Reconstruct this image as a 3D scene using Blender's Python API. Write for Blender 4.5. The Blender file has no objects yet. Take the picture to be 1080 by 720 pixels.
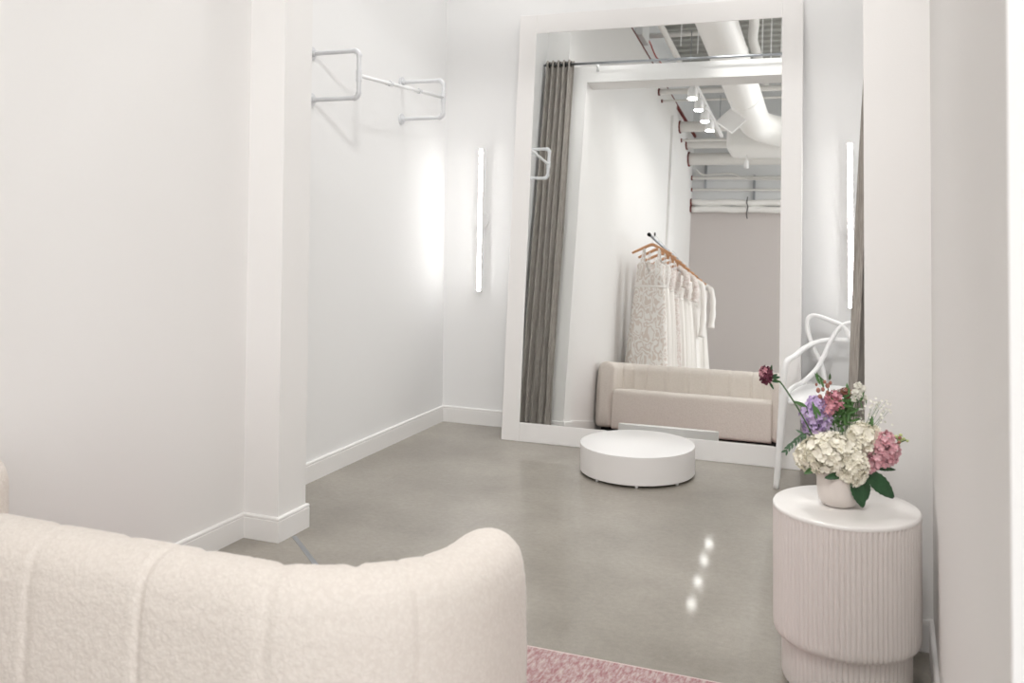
import bpy, bmesh, math, random
from mathutils import Vector, Matrix
PI = math.pi
random.seed(11)
sc = bpy.context.scene
col = sc.collection

# ------------------------------------------------------------------ materials
def mat(name, color, rough=0.6, metal=0.0, bump=0.0, bscale=60.0, var=0.0, vscale=4.0, coat=0.0, coat_r=0.05,
        sheen=0.0, emis=None, estr=0.0, trans=0.0, detail=4.0, spec=0.5):
    m = bpy.data.materials.new(name); m.use_nodes = True
    nt = m.node_tree; b = nt.nodes['Principled BSDF']
    b.inputs['Base Color'].default_value = (*color, 1)
    b.inputs['Roughness'].default_value = rough
    b.inputs['Metallic'].default_value = metal
    b.inputs['Coat Weight'].default_value = coat
    b.inputs['Coat Roughness'].default_value = coat_r
    b.inputs['Sheen Weight'].default_value = sheen
    b.inputs['Specular IOR Level'].default_value = spec
    if trans: b.inputs['Transmission Weight'].default_value = trans
    if emis:
        b.inputs['Emission Color'].default_value = (*emis, 1)
        b.inputs['Emission Strength'].default_value = estr
    tc = nt.nodes.new('ShaderNodeTexCoord')
    if var:
        n = nt.nodes.new('ShaderNodeTexNoise'); n.inputs['Scale'].default_value = vscale; n.inputs['Detail'].default_value = 5
        nt.links.new(tc.outputs['Object'], n.inputs['Vector'])
        r = nt.nodes.new('ShaderNodeValToRGB')
        r.color_ramp.elements[0].position = 0.3; r.color_ramp.elements[1].position = 0.7
        r.color_ramp.elements[0].color = (*[c*(1-var) for c in color], 1)
        r.color_ramp.elements[1].color = (*[min(1, c*(1+var)) for c in color], 1)
        nt.links.new(n.outputs['Fac'], r.inputs['Fac']); nt.links.new(r.outputs['Color'], b.inputs['Base Color'])
    if bump:
        n = nt.nodes.new('ShaderNodeTexNoise'); n.inputs['Scale'].default_value = bscale; n.inputs['Detail'].default_value = detail
        nt.links.new(tc.outputs['Object'], n.inputs['Vector'])
        bp = nt.nodes.new('ShaderNodeBump'); bp.inputs['Strength'].default_value = bump; bp.inputs['Distance'].default_value = 0.01
        nt.links.new(n.outputs['Fac'], bp.inputs['Height']); nt.links.new(bp.outputs['Normal'], b.inputs['Normal'])
    return m

def lin(r, g, b):
    f = lambda c: ((c/255+0.055)/1.055)**2.4 if c/255 > 0.04045 else c/255/12.92
    return (f(r), f(g), f(b))

M = {}
M['wall'] = mat('wall_paint', (0.835, 0.825, 0.815), 0.75, bump=0.04, bscale=180)
M['wall_fit'] = mat('wall_paint_cool', (0.85, 0.85, 0.85), 0.75, bump=0.04, bscale=180)
M['trim'] = mat('trim_paint', (0.86, 0.85, 0.84), 0.38)
M['pink_wall'] = mat('blush_grey_paint', (0.62, 0.575, 0.56), 0.8, bump=0.05, bscale=120)
M['upper_wall'] = mat('upper_wall_paint', (0.76, 0.77, 0.78), 0.8)
M['deck'] = mat('steel_deck_paint', (0.40, 0.40, 0.375), 0.7, var=0.08, vscale=2)
M['duct'] = mat('duct_paint', (0.88, 0.87, 0.85), 0.5, bump=0.03, bscale=30)
M['pipe_paint'] = mat('painted_pipe', (0.74, 0.725, 0.70), 0.5)
M['firestop'] = mat('firestop_red', (0.17, 0.03, 0.025), 0.8)
M['red'] = mat('red_cable', (0.55, 0.05, 0.04), 0.5)
M['white_plastic'] = mat('white_plastic', (0.86, 0.86, 0.86), 0.32)
M['white_gloss'] = mat('white_lacquer', (0.85, 0.84, 0.835), 0.28, coat=0.25, coat_r=0.1)
M['podium_side'] = mat('podium_side_lacquer', (0.86, 0.84, 0.83), 0.4)
M['frame'] = mat('mirror_frame_paint', (0.83, 0.815, 0.805), 0.45)
M['mirror'] = mat('mirror_silver', (0.93, 0.945, 0.94), 0.0, metal=1.0)
M['galv'] = mat('light_grey_pipe', (0.72, 0.73, 0.75), 0.38, metal=0.1)
M['galv_rail'] = mat('white_rail', (0.86, 0.87, 0.88), 0.3)
M['steel'] = mat('brushed_steel', (0.42, 0.44, 0.47), 0.3, metal=0.9)
M['dark_metal'] = mat('dark_metal', (0.045, 0.04, 0.04), 0.4, metal=0.6)
M['black'] = mat('black_fabric', (0.012, 0.012, 0.012), 0.8)
M['tube'] = mat('lit_tube', (1, 1, 1), 0.4, emis=(1.0, 0.985, 0.96), estr=28.0)
M['spot'] = mat('lit_lens', (1, 1, 1), 0.4, emis=(1.0, 0.98, 0.95), estr=60.0)
M['wood'] = mat('hanger_wood', (0.62, 0.33, 0.17), 0.45, var=0.12, vscale=30)
M['ceramic'] = mat('cream_ceramic', (0.76, 0.70, 0.66), 0.42, coat=0.2, coat_r=0.2)
M['table_side'] = mat('blush_fluted_lacquer', (0.79, 0.745, 0.72), 0.55)
M['table_top'] = mat('table_top_lacquer', (0.84, 0.82, 0.80), 0.3, coat=0.35, coat_r=0.12)
M['stem'] = mat('green_stem', (0.055, 0.13, 0.04), 0.55)
M['leaf'] = mat('deep_green_leaf', (0.022, 0.085, 0.03), 0.4, var=0.25, vscale=40, bump=0.3, bscale=90)
M['leaf_light'] = mat('mid_green_leaf', (0.085, 0.20, 0.06), 0.5, var=0.2, vscale=40)
M['leaf_grey'] = mat('grey_green_leaf', (0.09, 0.17, 0.10), 0.55, var=0.2, vscale=40)
M['cream_petal'] = mat('cream_petal', (0.93, 0.90, 0.79), 0.6, var=0.06, vscale=60)
M['white_petal'] = mat('white_petal', (0.84, 0.83, 0.76), 0.6)
M['lilac_petal'] = mat('lilac_petal', (0.56, 0.43, 0.68), 0.6, var=0.15, vscale=60)
M['pink_petal'] = mat('pink_petal', (0.70, 0.34, 0.40), 0.6, var=0.2, vscale=70)
M['blush_petal'] = mat('blush_petal', (0.80, 0.48, 0.53), 0.6, var=0.18, vscale=70)
M['burgundy_petal'] = mat('burgundy_petal', (0.16, 0.03, 0.06), 0.6, var=0.3, vscale=80)
M['brown_bud'] = mat('russet_bud', (0.36, 0.16, 0.12), 0.6, var=0.2, vscale=80)
M['lime_bud'] = mat('lime_bud', (0.50, 0.56, 0.26), 0.6)
M['veil'] = mat('ivory_tulle', (0.90, 0.87, 0.835), 0.8, bump=0.1, bscale=200)
M['satin'] = mat('ivory_satin', (0.90, 0.87, 0.84), 0.45, sheen=0.3)

def boucle(name, c1, c2, s):
    m = bpy.data.materials.new(name); m.use_nodes = True
    nt = m.node_tree; b = nt.nodes['Principled BSDF']; b.inputs['Roughness'].default_value = 0.95
    b.inputs['Sheen Weight'].default_value = 0.25; b.inputs['Specular IOR Level'].default_value = 0.15
    tc = nt.nodes.new('ShaderNodeTexCoord')
    v = nt.nodes.new('ShaderNodeTexVoronoi'); v.inputs['Scale'].default_value = s
    n = nt.nodes.new('ShaderNodeTexNoise'); n.inputs['Scale'].default_value = s*0.8; n.inputs['Detail'].default_value = 4
    nt.links.new(tc.outputs['Object'], n.inputs['Vector'])
    mx = nt.nodes.new('ShaderNodeMixRGB'); mx.blend_type = 'ADD'; mx.inputs[0].default_value = 0.02
    nt.links.new(tc.outputs['Object'], mx.inputs[1]); nt.links.new(n.outputs['Color'], mx.inputs[2])
    nt.links.new(mx.outputs[0], v.inputs['Vector'])
    r = nt.nodes.new('ShaderNodeValToRGB'); r.color_ramp.elements[0].color = (*c1, 1); r.color_ramp.elements[1].color = (*c2, 1)
    r.color_ramp.elements[0].position = 0.0; r.color_ramp.elements[1].position = 0.75
    nt.links.new(v.outputs['Distance'], r.inputs['Fac']); nt.links.new(r.outputs['Color'], b.inputs['Base Color'])
    ma = nt.nodes.new('ShaderNodeMath'); ma.operation = 'SUBTRACT'
    nt.links.new(n.outputs['Fac'], ma.inputs[0]); nt.links.new(v.outputs['Distance'], ma.inputs[1])
    bp = nt.nodes.new('ShaderNodeBump'); bp.inputs['Strength'].default_value = 0.22; bp.inputs['Distance'].default_value = 0.006
    nt.links.new(ma.outputs[0], bp.inputs['Height']); nt.links.new(bp.outputs['Normal'], b.inputs['Normal'])
    return m
M['boucle'] = boucle('cream_boucle', (0.83, 0.775, 0.72), (0.76, 0.70, 0.645), 110)

def curtain_mat():
    m = bpy.data.materials.new('grey_curtain_fabric'); m.use_nodes = True
    nt = m.node_tree; b = nt.nodes['Principled BSDF']; b.inputs['Roughness'].default_value = 0.9; b.inputs['Specular IOR Level'].default_value = 0.2
    tc = nt.nodes.new('ShaderNodeTexCoord'); mp = nt.nodes.new('ShaderNodeMapping'); mp.inputs['Scale'].default_value = (220, 220, 14)
    n = nt.nodes.new('ShaderNodeTexNoise'); n.inputs['Scale'].default_value = 1.0; n.inputs['Detail'].default_value = 3
    nt.links.new(tc.outputs['Object'], mp.inputs[0]); nt.links.new(mp.outputs[0], n.inputs['Vector'])
    r = nt.nodes.new('ShaderNodeValToRGB')
    r.color_ramp.elements[0].color = (0.31, 0.285, 0.26, 1); r.color_ramp.elements[1].color = (0.44, 0.41, 0.375, 1)
    r.color_ramp.elements[0].position = 0.35; r.color_ramp.elements[1].position = 0.65
    nt.links.new(n.outputs['Fac'], r.inputs['Fac']); nt.links.new(r.outputs['Color'], b.inputs['Base Color'])
    return m
M['curtain'] = curtain_mat()

def concrete():
    m = bpy.data.materials.new('polished_concrete'); m.use_nodes = True
    nt = m.node_tree; b = nt.nodes['Principled BSDF']; L = nt.links.new
    tc = nt.nodes.new('ShaderNodeTexCoord')
    def noise(s, d, ro=0.5):
        n = nt.nodes.new('ShaderNodeTexNoise'); n.inputs['Scale'].default_value = s; n.inputs['Detail'].default_value = d
        n.inputs['Roughness'].default_value = ro; L(tc.outputs['Object'], n.inputs['Vector']); return n
    a = noise(1.6, 5, 0.6); c = noise(45, 6, 0.7); g = noise(320, 2)
    r = nt.nodes.new('ShaderNodeValToRGB')
    r.color_ramp.elements[0].position = 0.32; r.color_ramp.elements[1].position = 0.68
    r.color_ramp.elements[0].color = (0.225, 0.203, 0.172, 1); r.color_ramp.elements[1].color = (0.345, 0.318, 0.278, 1)
    L(a.outputs['Fac'], r.inputs['Fac'])
    m1 = nt.nodes.new('ShaderNodeMixRGB'); m1.blend_type = 'OVERLAY'; m1.inputs[0].default_value = 0.28
    L(r.outputs['Color'], m1.inputs[1]); L(c.outputs['Fac'], m1.inputs[2])
    m2 = nt.nodes.new('ShaderNodeMixRGB'); m2.blend_type = 'OVERLAY'; m2.inputs[0].default_value = 0.35
    L(m1.outputs[0], m2.inputs[1]); L(g.outputs['Fac'], m2.inputs[2])
    L(m2.outputs[0], b.inputs['Base Color'])
    mr = nt.nodes.new('ShaderNodeMapRange'); mr.inputs['To Min'].default_value = 0.30; mr.inputs['To Max'].default_value = 0.44
    L(a.outputs['Fac'], mr.inputs['Value']); L(mr.outputs[0], b.inputs['Roughness'])
    b.inputs['Coat Weight'].default_value = 0.35; b.inputs['Coat Roughness'].default_value = 0.06
    bp = nt.nodes.new('ShaderNodeBump'); bp.inputs['Strength'].default_value = 0.05; bp.inputs['Distance'].default_value = 0.004
    L(c.outputs['Fac'], bp.inputs['Height']); L(bp.outputs['Normal'], b.inputs['Normal'])
    return m
M['concrete'] = concrete()

def lace(name, base, gap, scale, dist, thr=0.5, stretch=0.5, seed=0.0):
    m = bpy.data.materials.new(name); m.use_nodes = True
    nt = m.node_tree; b = nt.nodes['Principled BSDF']; L = nt.links.new
    b.inputs['Roughness'].default_value = 0.75; b.inputs['Sheen Weight'].default_value = 0.2
    tc = nt.nodes.new('ShaderNodeTexCoord'); mp = nt.nodes.new('ShaderNodeMapping')
    mp.inputs['Scale'].default_value = (1, 1, stretch); mp.inputs['Location'].default_value = (seed, seed*1.7, 0)
    L(tc.outputs['Object'], mp.inputs[0])
    w = nt.nodes.new('ShaderNodeTexNoise'); w.inputs['Scale'].default_value = scale; w.inputs['Distortion'].default_value = dist
    w.inputs['Detail'].default_value = 1.5
    L(mp.outputs[0], w.inputs['Vector'])
    wv = nt.nodes.new('ShaderNodeMath'); wv.operation = 'MULTIPLY'; wv.inputs[1].default_value = 26.0; L(w.outputs['Fac'], wv.inputs[0])
    wv.inputs[1].default_value = 44.0
    sn = nt.nodes.new('ShaderNodeMath'); sn.operation = 'SINE'; L(wv.outputs[0], sn.inputs[0])
    r = nt.nodes.new('ShaderNodeValToRGB'); r.color_ramp.elements[0].position = thr-0.12; r.color_ramp.elements[1].position = thr+0.12
    r.color_ramp.elements[0].color = (*gap, 1); r.color_ramp.elements[1].color = (*base, 1)
    mr = nt.nodes.new('ShaderNodeMapRange'); mr.inputs['From Min'].default_value = -1; L(sn.outputs[0], mr.inputs['Value'])
    L(mr.outputs[0], r.inputs['Fac']); L(r.outputs['Color'], b.inputs['Base Color'])
    bp = nt.nodes.new('ShaderNodeBump'); bp.inputs['Strength'].default_value = 0.4; bp.inputs['Distance'].default_value = 0.004
    L(mr.outputs[0], bp.inputs['Height']); L(bp.outputs['Normal'], b.inputs['Normal'])
    return m
M['lace_a'] = lace('ivory_scroll_lace', (0.90, 0.88, 0.85), (0.74, 0.665, 0.61), 13.0, 0.4, 0.42, 0.55)
M['lace_b'] = lace('blush_floral_lace', (0.86, 0.82, 0.79), (0.70, 0.60, 0.56), 20.0, 1.0, 0.40, 0.8, 3)
M['lace_c'] = lace('fine_ivory_lace', (0.86, 0.84, 0.81), (0.74, 0.68, 0.64), 30.0, 0.8, 0.40, 0.4, 7)

def rug_mat():
    m = bpy.data.materials.new('faded_pink_pile'); m.use_nodes = True
    nt = m.node_tree; b = nt.nodes['Principled BSDF']; L = nt.links.new; b.inputs['Roughness'].default_value = 0.95
    tc = nt.nodes.new('ShaderNodeTexCoord')
    mp = nt.nodes.new('ShaderNodeMapping'); mp.inputs['Scale'].default_value = (90, 26, 10); L(tc.outputs['Object'], mp.inputs[0])
    n = nt.nodes.new('ShaderNodeTexNoise'); n.inputs['Scale'].default_value = 1.0; n.inputs['Detail'].default_value = 5; n.inputs['Roughness'].default_value = 0.75
    L(mp.outputs[0], n.inputs['Vector'])
    r = nt.nodes.new('ShaderNodeValToRGB')
    r.color_ramp.elements[0].position = 0.40; r.color_ramp.elements[1].position = 0.62
    r.color_ramp.elements[0].color = (0.33, 0.165, 0.175, 1); r.color_ramp.elements[1].color = (0.52, 0.44, 0.425, 1)
    L(n.outputs['Fac'], r.inputs['Fac']); L(r.outputs['Color'], b.inputs['Base Color'])
    bp = nt.nodes.new('ShaderNodeBump'); bp.inputs['Strength'].default_value = 0.6; bp.inputs['Distance'].default_value = 0.006
    L(n.outputs['Fac'], bp.inputs['Height']); L(bp.outputs['Normal'], b.inputs['Normal'])
    return m
M['rug'] = rug_mat()

# ------------------------------------------------------------------ helpers
def obj(name, bm, m, parent=None, smooth=True, loc=None):
    me = bpy.data.meshes.new(name); bmesh.ops.recalc_face_normals(bm, faces=bm.faces); bm.to_mesh(me); bm.free()
    if smooth: 
        for p in me.polygons: p.use_smooth = True
    me.materials.append(m if not isinstance(m, str) else M[m])
    o = bpy.data.objects.new(name, me); col.objects.link(o)
    if parent is not None: o.parent = parent
    if loc is not None: o.location = loc
    return o
def tag(o, label=None, cat=None, group=None, kind=None):
    if label: o['label'] = label
    if cat: o['category'] = cat
    if group: o['group'] = group
    if kind: o['kind'] = kind
    return o
def thing(name, label, cat, loc=(0, 0, 0), rz=0.0, group=None):
    o = bpy.data.objects.new(name, None); o.empty_display_size = 0.1; col.objects.link(o)
    o.location = loc; o.rotation_euler = (0, 0, rz); return tag(o, label, cat, group)
def struct(name, bm, m, label=None, smooth=False):
    o = obj(name, bm, m, smooth=smooth); o['kind'] = 'structure'
    if label: o['label'] = label
    return o
def autosmooth(o, ang=40):
    me = o.data
    for p in me.polygons: p.use_smooth = True
    bm = bmesh.new(); bm.from_mesh(me)
    for e in bm.edges:
        if len(e.link_faces) == 2 and e.calc_face_angle(0) > math.radians(ang): e.smooth = False
    bm.to_mesh(me); bm.free(); return o
def box(bm, x0, x1, y0, y1, z0, z1, bev=0.0, seg=2):
    r = bmesh.ops.create_cube(bm, size=1.0)
    vs = r['verts']
    for v in vs: v.co = Vector(((x0+x1)/2+v.co.x*(x1-x0), (y0+y1)/2+v.co.y*(y1-y0), (z0+z1)/2+v.co.z*(z1-z0)))
    if bev:
        es = list({e for v in vs for e in v.link_edges})
        bmesh.ops.bevel(bm, geom=es, offset=bev, segments=seg, profile=0.5, affect='EDGES')
    return bm
def frame_of(d):
    d = d.normalized(); up = Vector((0, 0, 1)) if abs(d.z) < 0.95 else Vector((1, 0, 0))
    a = d.cross(up).normalized(); b = a.cross(d).normalized(); return a, b
def tube(bm, pts, rad, n=12, closed=False, caps=True, flat=1.0):
    """sweep a circle along pts with parallel transport; rad number or list"""
    pts = [Vector(p) for p in pts]; N = len(pts)
    rr = rad if isinstance(rad, (list, tuple)) else [rad]*N
    rings = []; a = b = None
    for i, p in enumerate(pts):
        if closed: d = (pts[(i+1) % N]-pts[i-1])
        else: d = pts[min(i+1, N-1)]-pts[max(i-1, 0)]
        if d.length < 1e-9: d = Vector((0, 0, 1))
        d.normalize()
        if a is None: a, b = frame_of(d)
        else:
            a = (a-d*a.dot(d)).normalized(); b = d.cross(a).normalized()*(-1)
            b = a.cross(d).normalized()
        rings.append([bm.verts.new(p+(a*math.cos(2*PI*k/n)+b*math.sin(2*PI*k/n)*flat)*rr[i]) for k in range(n)])
    for i in range(N if closed else N-1):
        r0, r1 = rings[i], rings[(i+1) % N]
        for k in range(n): bm.faces.new((r0[k], r0[(k+1) % n], r1[(k+1) % n], r1[k]))
    if caps and not closed:
        bm.faces.new(rings[0][::-1]); bm.faces.new(rings[-1])
    return bm
def smooth_pts(P, k=8, closed=False):
    P = [Vector(p) for p in P]; out = []; N = len(P)
    for i in range(N if closed else N-1):
        if closed: p0, p1, p2, p3 = P[i-1], P[i], P[(i+1) % N], P[(i+2) % N]
        else: p0, p1, p2, p3 = P[max(i-1, 0)], P[i], P[i+1], P[min(i+2, N-1)]
        for j in range(k):
            t = j/k
            out.append(0.5*((2*p1)+(-p0+p2)*t+(2*p0-5*p1+4*p2-p3)*t*t+(-p0+3*p1-3*p2+p3)*t**3))
    if not closed: out.append(P[-1])
    return out
def lathe(bm, prof, n=48, c=(0, 0, 0)):
    rings = []
    for r, z in prof:
        if r < 1e-6: rings.append([bm.verts.new((c[0], c[1], c[2]+z))])
        else: rings.append([bm.verts.new((c[0]+r*math.cos(2*PI*k/n), c[1]+r*math.sin(2*PI*k/n), c[2]+z)) for k in range(n)])
    for r0, r1 in zip(rings, rings[1:]):
        for k in range(n):
            a = r0[k % len(r0)]; b = r0[(k+1) % len(r0)]; c2 = r1[(k+1) % len(r1)]; d = r1[k % len(r1)]
            vs = []
            for v in (a, b, c2, d):
                if v not in vs: vs.append(v)
            if len(vs) > 2: bm.faces.new(vs)
    return bm
def disc_y(bm, c, r, y0, y1, n=32):
    "short cylinder with its axis along Y"
    tube(bm, [(c[0], y0, c[1]), (c[0], y1, c[1])], r, n); return bm

# ------------------------------------------------------------------ the setting
XL, YB = -2.692, 5.478       # fitting room left wall, back wall
XR = 0.055                   # fitting room right wall
XO = -2.494                  # main room left wall
XJ, XJR = -2.322, -0.085     # jambs of the opening
XRO = 0.112                  # main room right wall beside the camera
YF0, YF1 = 3.222, 3.415      # front partition
ZT = 4.25; ZD = 5.0; YFAR = -2.80; XE = 4.6; YN = 1.10

bm = bmesh.new(); box(bm, XL-0.3, XE+0.3, YFAR-0.3, YB+0.3, -0.15, 0.0); struct('floor', bm, 'concrete', 'polished grey concrete floor')
bm = bmesh.new(); box(bm, XL-0.2, XL, YF0, YB+0.2, 0, ZT); struct('wall_left', bm, 'wall_fit')
bm = bmesh.new(); box(bm, XL, XR+0.02, YB, YB+0.2, 0, ZT); struct('wall_back', bm, 'wall_fit')
bm = bmesh.new(); box(bm, XR, XRO, YF1, YB+0.2, 0, ZT); struct('wall_right', bm, 'wall_fit')
# front partition with the wide opening
bm = bmesh.new()
box(bm, XL, XO, YF0, YF1, 0, ZT)
box(bm, XO, XJ, YF0, YF1, 0, 3.0)
box(bm, XJR, XRO, YF0, YF1, 0, 3.0)
box(bm, XJ, XJR, YF0, YF1, 2.86, 3.0)
bmesh.ops.remove_doubles(bm, verts=bm.verts, dist=1e-5)
struct('wall_front', bm, 'wall', 'white partition wall around the wide fitting room opening')
# main room, left side: wall, pilaster, recessed end
bm = bmesh.new()
box(bm, XO-0.2, XO, -1.25, YF0, 0, 4.2); box(bm, XO-0.2, XO-0.035, YFAR, -1.25, 0, 4.2); box(bm, XO, XO+0.03, -1.25, -0.92, 0, 3.95)
struct('wall_outer_left', bm, 'wall')
bm = bmesh.new(); box(bm, XO-0.30, XO-0.06, YFAR, YB, 4.2, ZD); struct('wall_upper_left', bm, 'upper_wall')
bm = bmesh.new(); box(bm, XO-0.045, XO-0.005, YFAR, YF0, 4.2, 4.235); struct('trim_1', bm, 'firestop', 'dark red steel angle along the wall top')
bm = bmesh.new(); box(bm, XO-0.3, -0.2, YFAR-0.2, YFAR, 0, 3.08); struct('wall_far', bm, 'pink_wall', 'blush grey painted wall, lower part')
bm = bmesh.new(); box(bm, XO-0.3, -0.2, YFAR-0.2, YFAR, 3.08, ZD); box(bm, -0.2, XE, YFAR-0.2, YFAR, 3.3, ZD); box(bm, -0.2, XE, YFAR-0.2, YFAR, 0, 0.25); box(bm, XE-0.3, XE, YFAR-0.2, YFAR, 0.25, 3.3)
struct('wall_far_upper', bm, 'upper_wall')
# main room, right side: the wall the camera looks along, ending in a corner
bm = bmesh.new(); box(bm, XRO, XRO+0.16, YN, YB+0.2, 0, ZD); struct('wall_outer_right', bm, 'wall')
bm = bmesh.new(); box(bm, XRO+0.16, XE, YN, YN+0.2, 0, ZD); struct('wall_return', bm, 'wall')
bm = bmesh.new(); box(bm, XE, XE+0.2, YFAR-0.2, YN+0.2, 0, 0.25); box(bm, XE, XE+0.2, YFAR-0.2, YN+0.2, 3.4, ZD)
for y in (YFAR-0.2, -1.0, YN): box(bm, XE, XE+0.2, y, y+0.2, 0.25, 3.4)
struct('wall_side', bm, 'wall')
def window(name, axis, p, a0, a1, z0, z1, nm):  # windows out of view, added as openings to let light in
    bm = bmesh.new(); t = 0.05
    def b(u0, u1, w0, w1):
        if axis == 'y': box(bm, u0, u1, p-0.12, p-0.06, w0, w1)
        else: box(bm, p+0.06, p+0.12, u0, u1, w0, w1)
    b(a0, a1, z0, z0+t); b(a0, a1, z1-t, z1)
    for i in range(nm+1):
        x = a0+(a1-a0-t)*i/nm; b(x, x+t, z0+t, z1-t)
    struct(name, bm, 'trim')
window('window_1', 'y', YFAR, -0.2, XE-0.3, 0.25, 3.3, 3)
window('window_2', 'x', XE, YFAR, -1.0, 0.25, 3.4, 2)
window('window_3', 'x', XE, -0.8, YN, 0.25, 3.4, 2)
# corrugated ceiling deck
bm = bmesh.new(); ys = []; y = YFAR-0.2
prof = []
while y < YB+0.3:
    prof += [(y, ZD), (y+0.07, ZD), (y+0.09, ZD+0.05), (y+0.16, ZD+0.05)]; y += 0.18
va = [bm.verts.new((XL-0.3, a, z)) for a, z in prof]; vb = [bm.verts.new((XE+0.3, a, z)) for a, z in prof]
for i in range(len(prof)-1): bm.faces.new((va[i], va[i+1], vb[i+1], vb[i]))
o = struct('ceiling', bm, 'deck', 'grey corrugated ceiling deck'); md = o.modifiers.new('s', 'SOLIDIFY'); md.thickness = -0.06

# baseboards: extruded profile with a small cap bead
def baseboard(name, pts, side, h=0.1, closed=False):
    """pts: plan polyline on the wall face, side=+1: room lies to the left of travel"""
    prof = [(0, 0), (0.013, 0), (0.013, h-0.017), (0.010, h-0.014), (0.013, h-0.011), (0.0125, h-0.004), (0.009, h), (0, h)]
    P = [Vector((x, y)) for x, y in pts]; bm = bmesh.new(); rings = []
    for i, p in enumerate(P):
        n = []
        for a, b in ((i-1, i), (i, i+1)):
            if a >= 0 and b < len(P):
                d = (P[b]-P[a]).normalized(); n.append(Vector((-d.y, d.x))*side)
        if len(n) == 2:
            m = n[0]+n[1]; m = m/m.dot(n[0])
        else: m = n[0]
        rings.append([bm.verts.new((p.x+m.x*u, p.y+m.y*u, z)) for u, z in prof])
    for r0, r1 in zip(rings, rings[1:]):
        for k in range(len(prof)): bm.faces.new((r0[k], r0[(k+1) % len(prof)], r1[(k+1) % len(prof)], r1[k]))
    bm.faces.new(rings[0]); bm.faces.new(rings[-1][::-1])
    struct(name, bm, 'trim')
baseboard('baseboard_left', [(XO, -0.9), (XO, YF0), (XJ, YF0), (XJ, YF1), (XL, YF1), (XL, YB), (XR, YB), (XR, YF1), (XJR, YF1), (XJR, YF0), (XRO, YF0), (XRO, YN), (XE, YN)], -1)
baseboard('baseboard_far', [(-0.2, YFAR), (XO-0.035, YFAR), (XO-0.035, -1.25)], -1)
# metal transition strip set in the floor under the opening
bm = bmesh.new(); box(bm, 0.0, 0.42, -0.010, 0.010, 0.0002, 0.0016)
q = struct('trim_2', bm, 'steel', 'thin grey metal strip set into the concrete at the left jamb'); q.location = (-2.300, 3.304, 0); q.rotation_euler = (0, 0, math.atan2(-0.17, 0.193))

# ------------------------------------------------------------------ fitting room wall rack (left)
XW, XP = XL, -2.416
t = thing('wall_rack', 'light grey pipe clothes rack on the left wall, two brackets and one rail', 'clothes rack', (XW, 4.42, 2.0))
def rel(o, T=None): return o
def wp(x, y, z, base=(XW, 4.42, 2.0)): return (x-base[0], y-base[1], z-base[2])
for yb, zt, zb in ((3.956, 2.131, 1.899), (4.886, 2.108, 1.890)):
    bm = bmesh.new()
    def arc(c, a0, a1, r=0.028, n=7):
        return [(c[0]+r*math.cos(a0+(a1-a0)*k/n), yb, c[1]+r*math.sin(a0+(a1-a0)*k/n)) for k in range(n+1)]
    P = [(XW+0.004, yb, zt)]+arc((XP-0.028, zt-0.028), PI/2, 0)+arc((XP-0.028, zb+0.028), 0, -PI/2)+[(XW+0.004, yb, zb)]
    tube(bm, [wp(*p) for p in P], 0.0115, 14)
    for z, s in ((zt, 1), (zb, -1)):   # thicker elbow fittings
        cc = (XP-0.028, z-0.028*s)
        tube(bm, [wp(*p) for p in arc(cc, s*PI/2, 0)], 0.0142, 14)
    tube(bm, [wp(XP, yb, 2.035), wp(XP, yb, 1.98)], 0.0145, 14)
    br = obj('bracket', bm, 'galv', t); autosmooth(br, 50)
    for z in (zt, zb):
        bm = bmesh.new(); tube(bm, [wp(XW+0.0, yb, z), wp(XW+0.007, yb, z)], 0.034, 24); tube(bm, [wp(XW+0.006, yb, z), wp(XW+0.024, yb, z)], 0.017, 18)
        f_ = obj('flange', bm, 'galv', br); autosmooth(f_)
bm = bmesh.new(); tube(bm, [wp(XP, 3.966, 2.008), wp(XP, 4.876, 2.008)], 0.0095, 14); rl = obj('rail', bm, 'galv_rail', t)
for y in (4.27, 4.59):
    bm = bmesh.new(); tube(bm, [wp(XP, y-0.012, 2.008), wp(XP, y+0.012, 2.008)], 0.0145, 16); tube(bm, [wp(XP-0.012, y, 2.008), wp(XP-0.03, y, 2.010)], 0.006, 8)
    autosmooth(obj('coupling', bm, 'galv', rl))

# ------------------------------------------------------------------ vertical bar lamps
def bar_lamp(x, zc, tilt, label):
    t = thing('wall_lamp', label, 'wall lamp', (x, YB, zc), 0, 'bar lamps beside the mirror')
    bm = bmesh.new(); tube(bm, [(-0.006, 0, 0), (-0.006, -0.012, 0)], 0.054, 40)
    bmesh.ops.bevel(bm, geom=[e for e in bm.edges if all(v.co.y < -0.01 for v in e.verts)], offset=0.003, segments=2, affect='EDGES')
    autosmooth(obj('wall_plate', bm, 'white_plastic', t))
    bm = bmesh.new(); tube(bm, [(0, -0.012, 0), (0, -0.024, 0)], 0.011, 16); autosmooth(obj('mounting_arm', bm, 'white_plastic', t))
    s = math.sin(tilt)
    bm = bmesh.new(); box(bm, -0.0155, 0.0155, -0.0425, -0.020, -0.4505, 0.4505, 0.002, 1)
    for v in bm.verts: v.co.x += s*v.co.z
    obj('back_channel', bm, 'white_plastic', t, False)
    bm = bmesh.new(); tube(bm, [(-s*0.45, -0.040, -0.447), (s*0.45, -0.040, 0.447)], 0.0115, 20); tb = obj('light_tube', bm, 'tube', t, loc=None)
    for k in (-1, 1):
        bm = bmesh.new(); tube(bm, [(k*s*0.45, -0.038, k*0.447), (k*s*0.452, -0.038, k*0.452)], 0.0122, 20); obj('end_cap', bm, 'white_plastic', tb)
    return t
bar_lamp(-2.421, 1.294, 0.011, 'slim vertical bar lamp on the back wall, left of the mirror')
bar_lamp(-0.212, 1.288, -0.004, 'slim vertical bar lamp on the back wall, right of the mirror')

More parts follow.
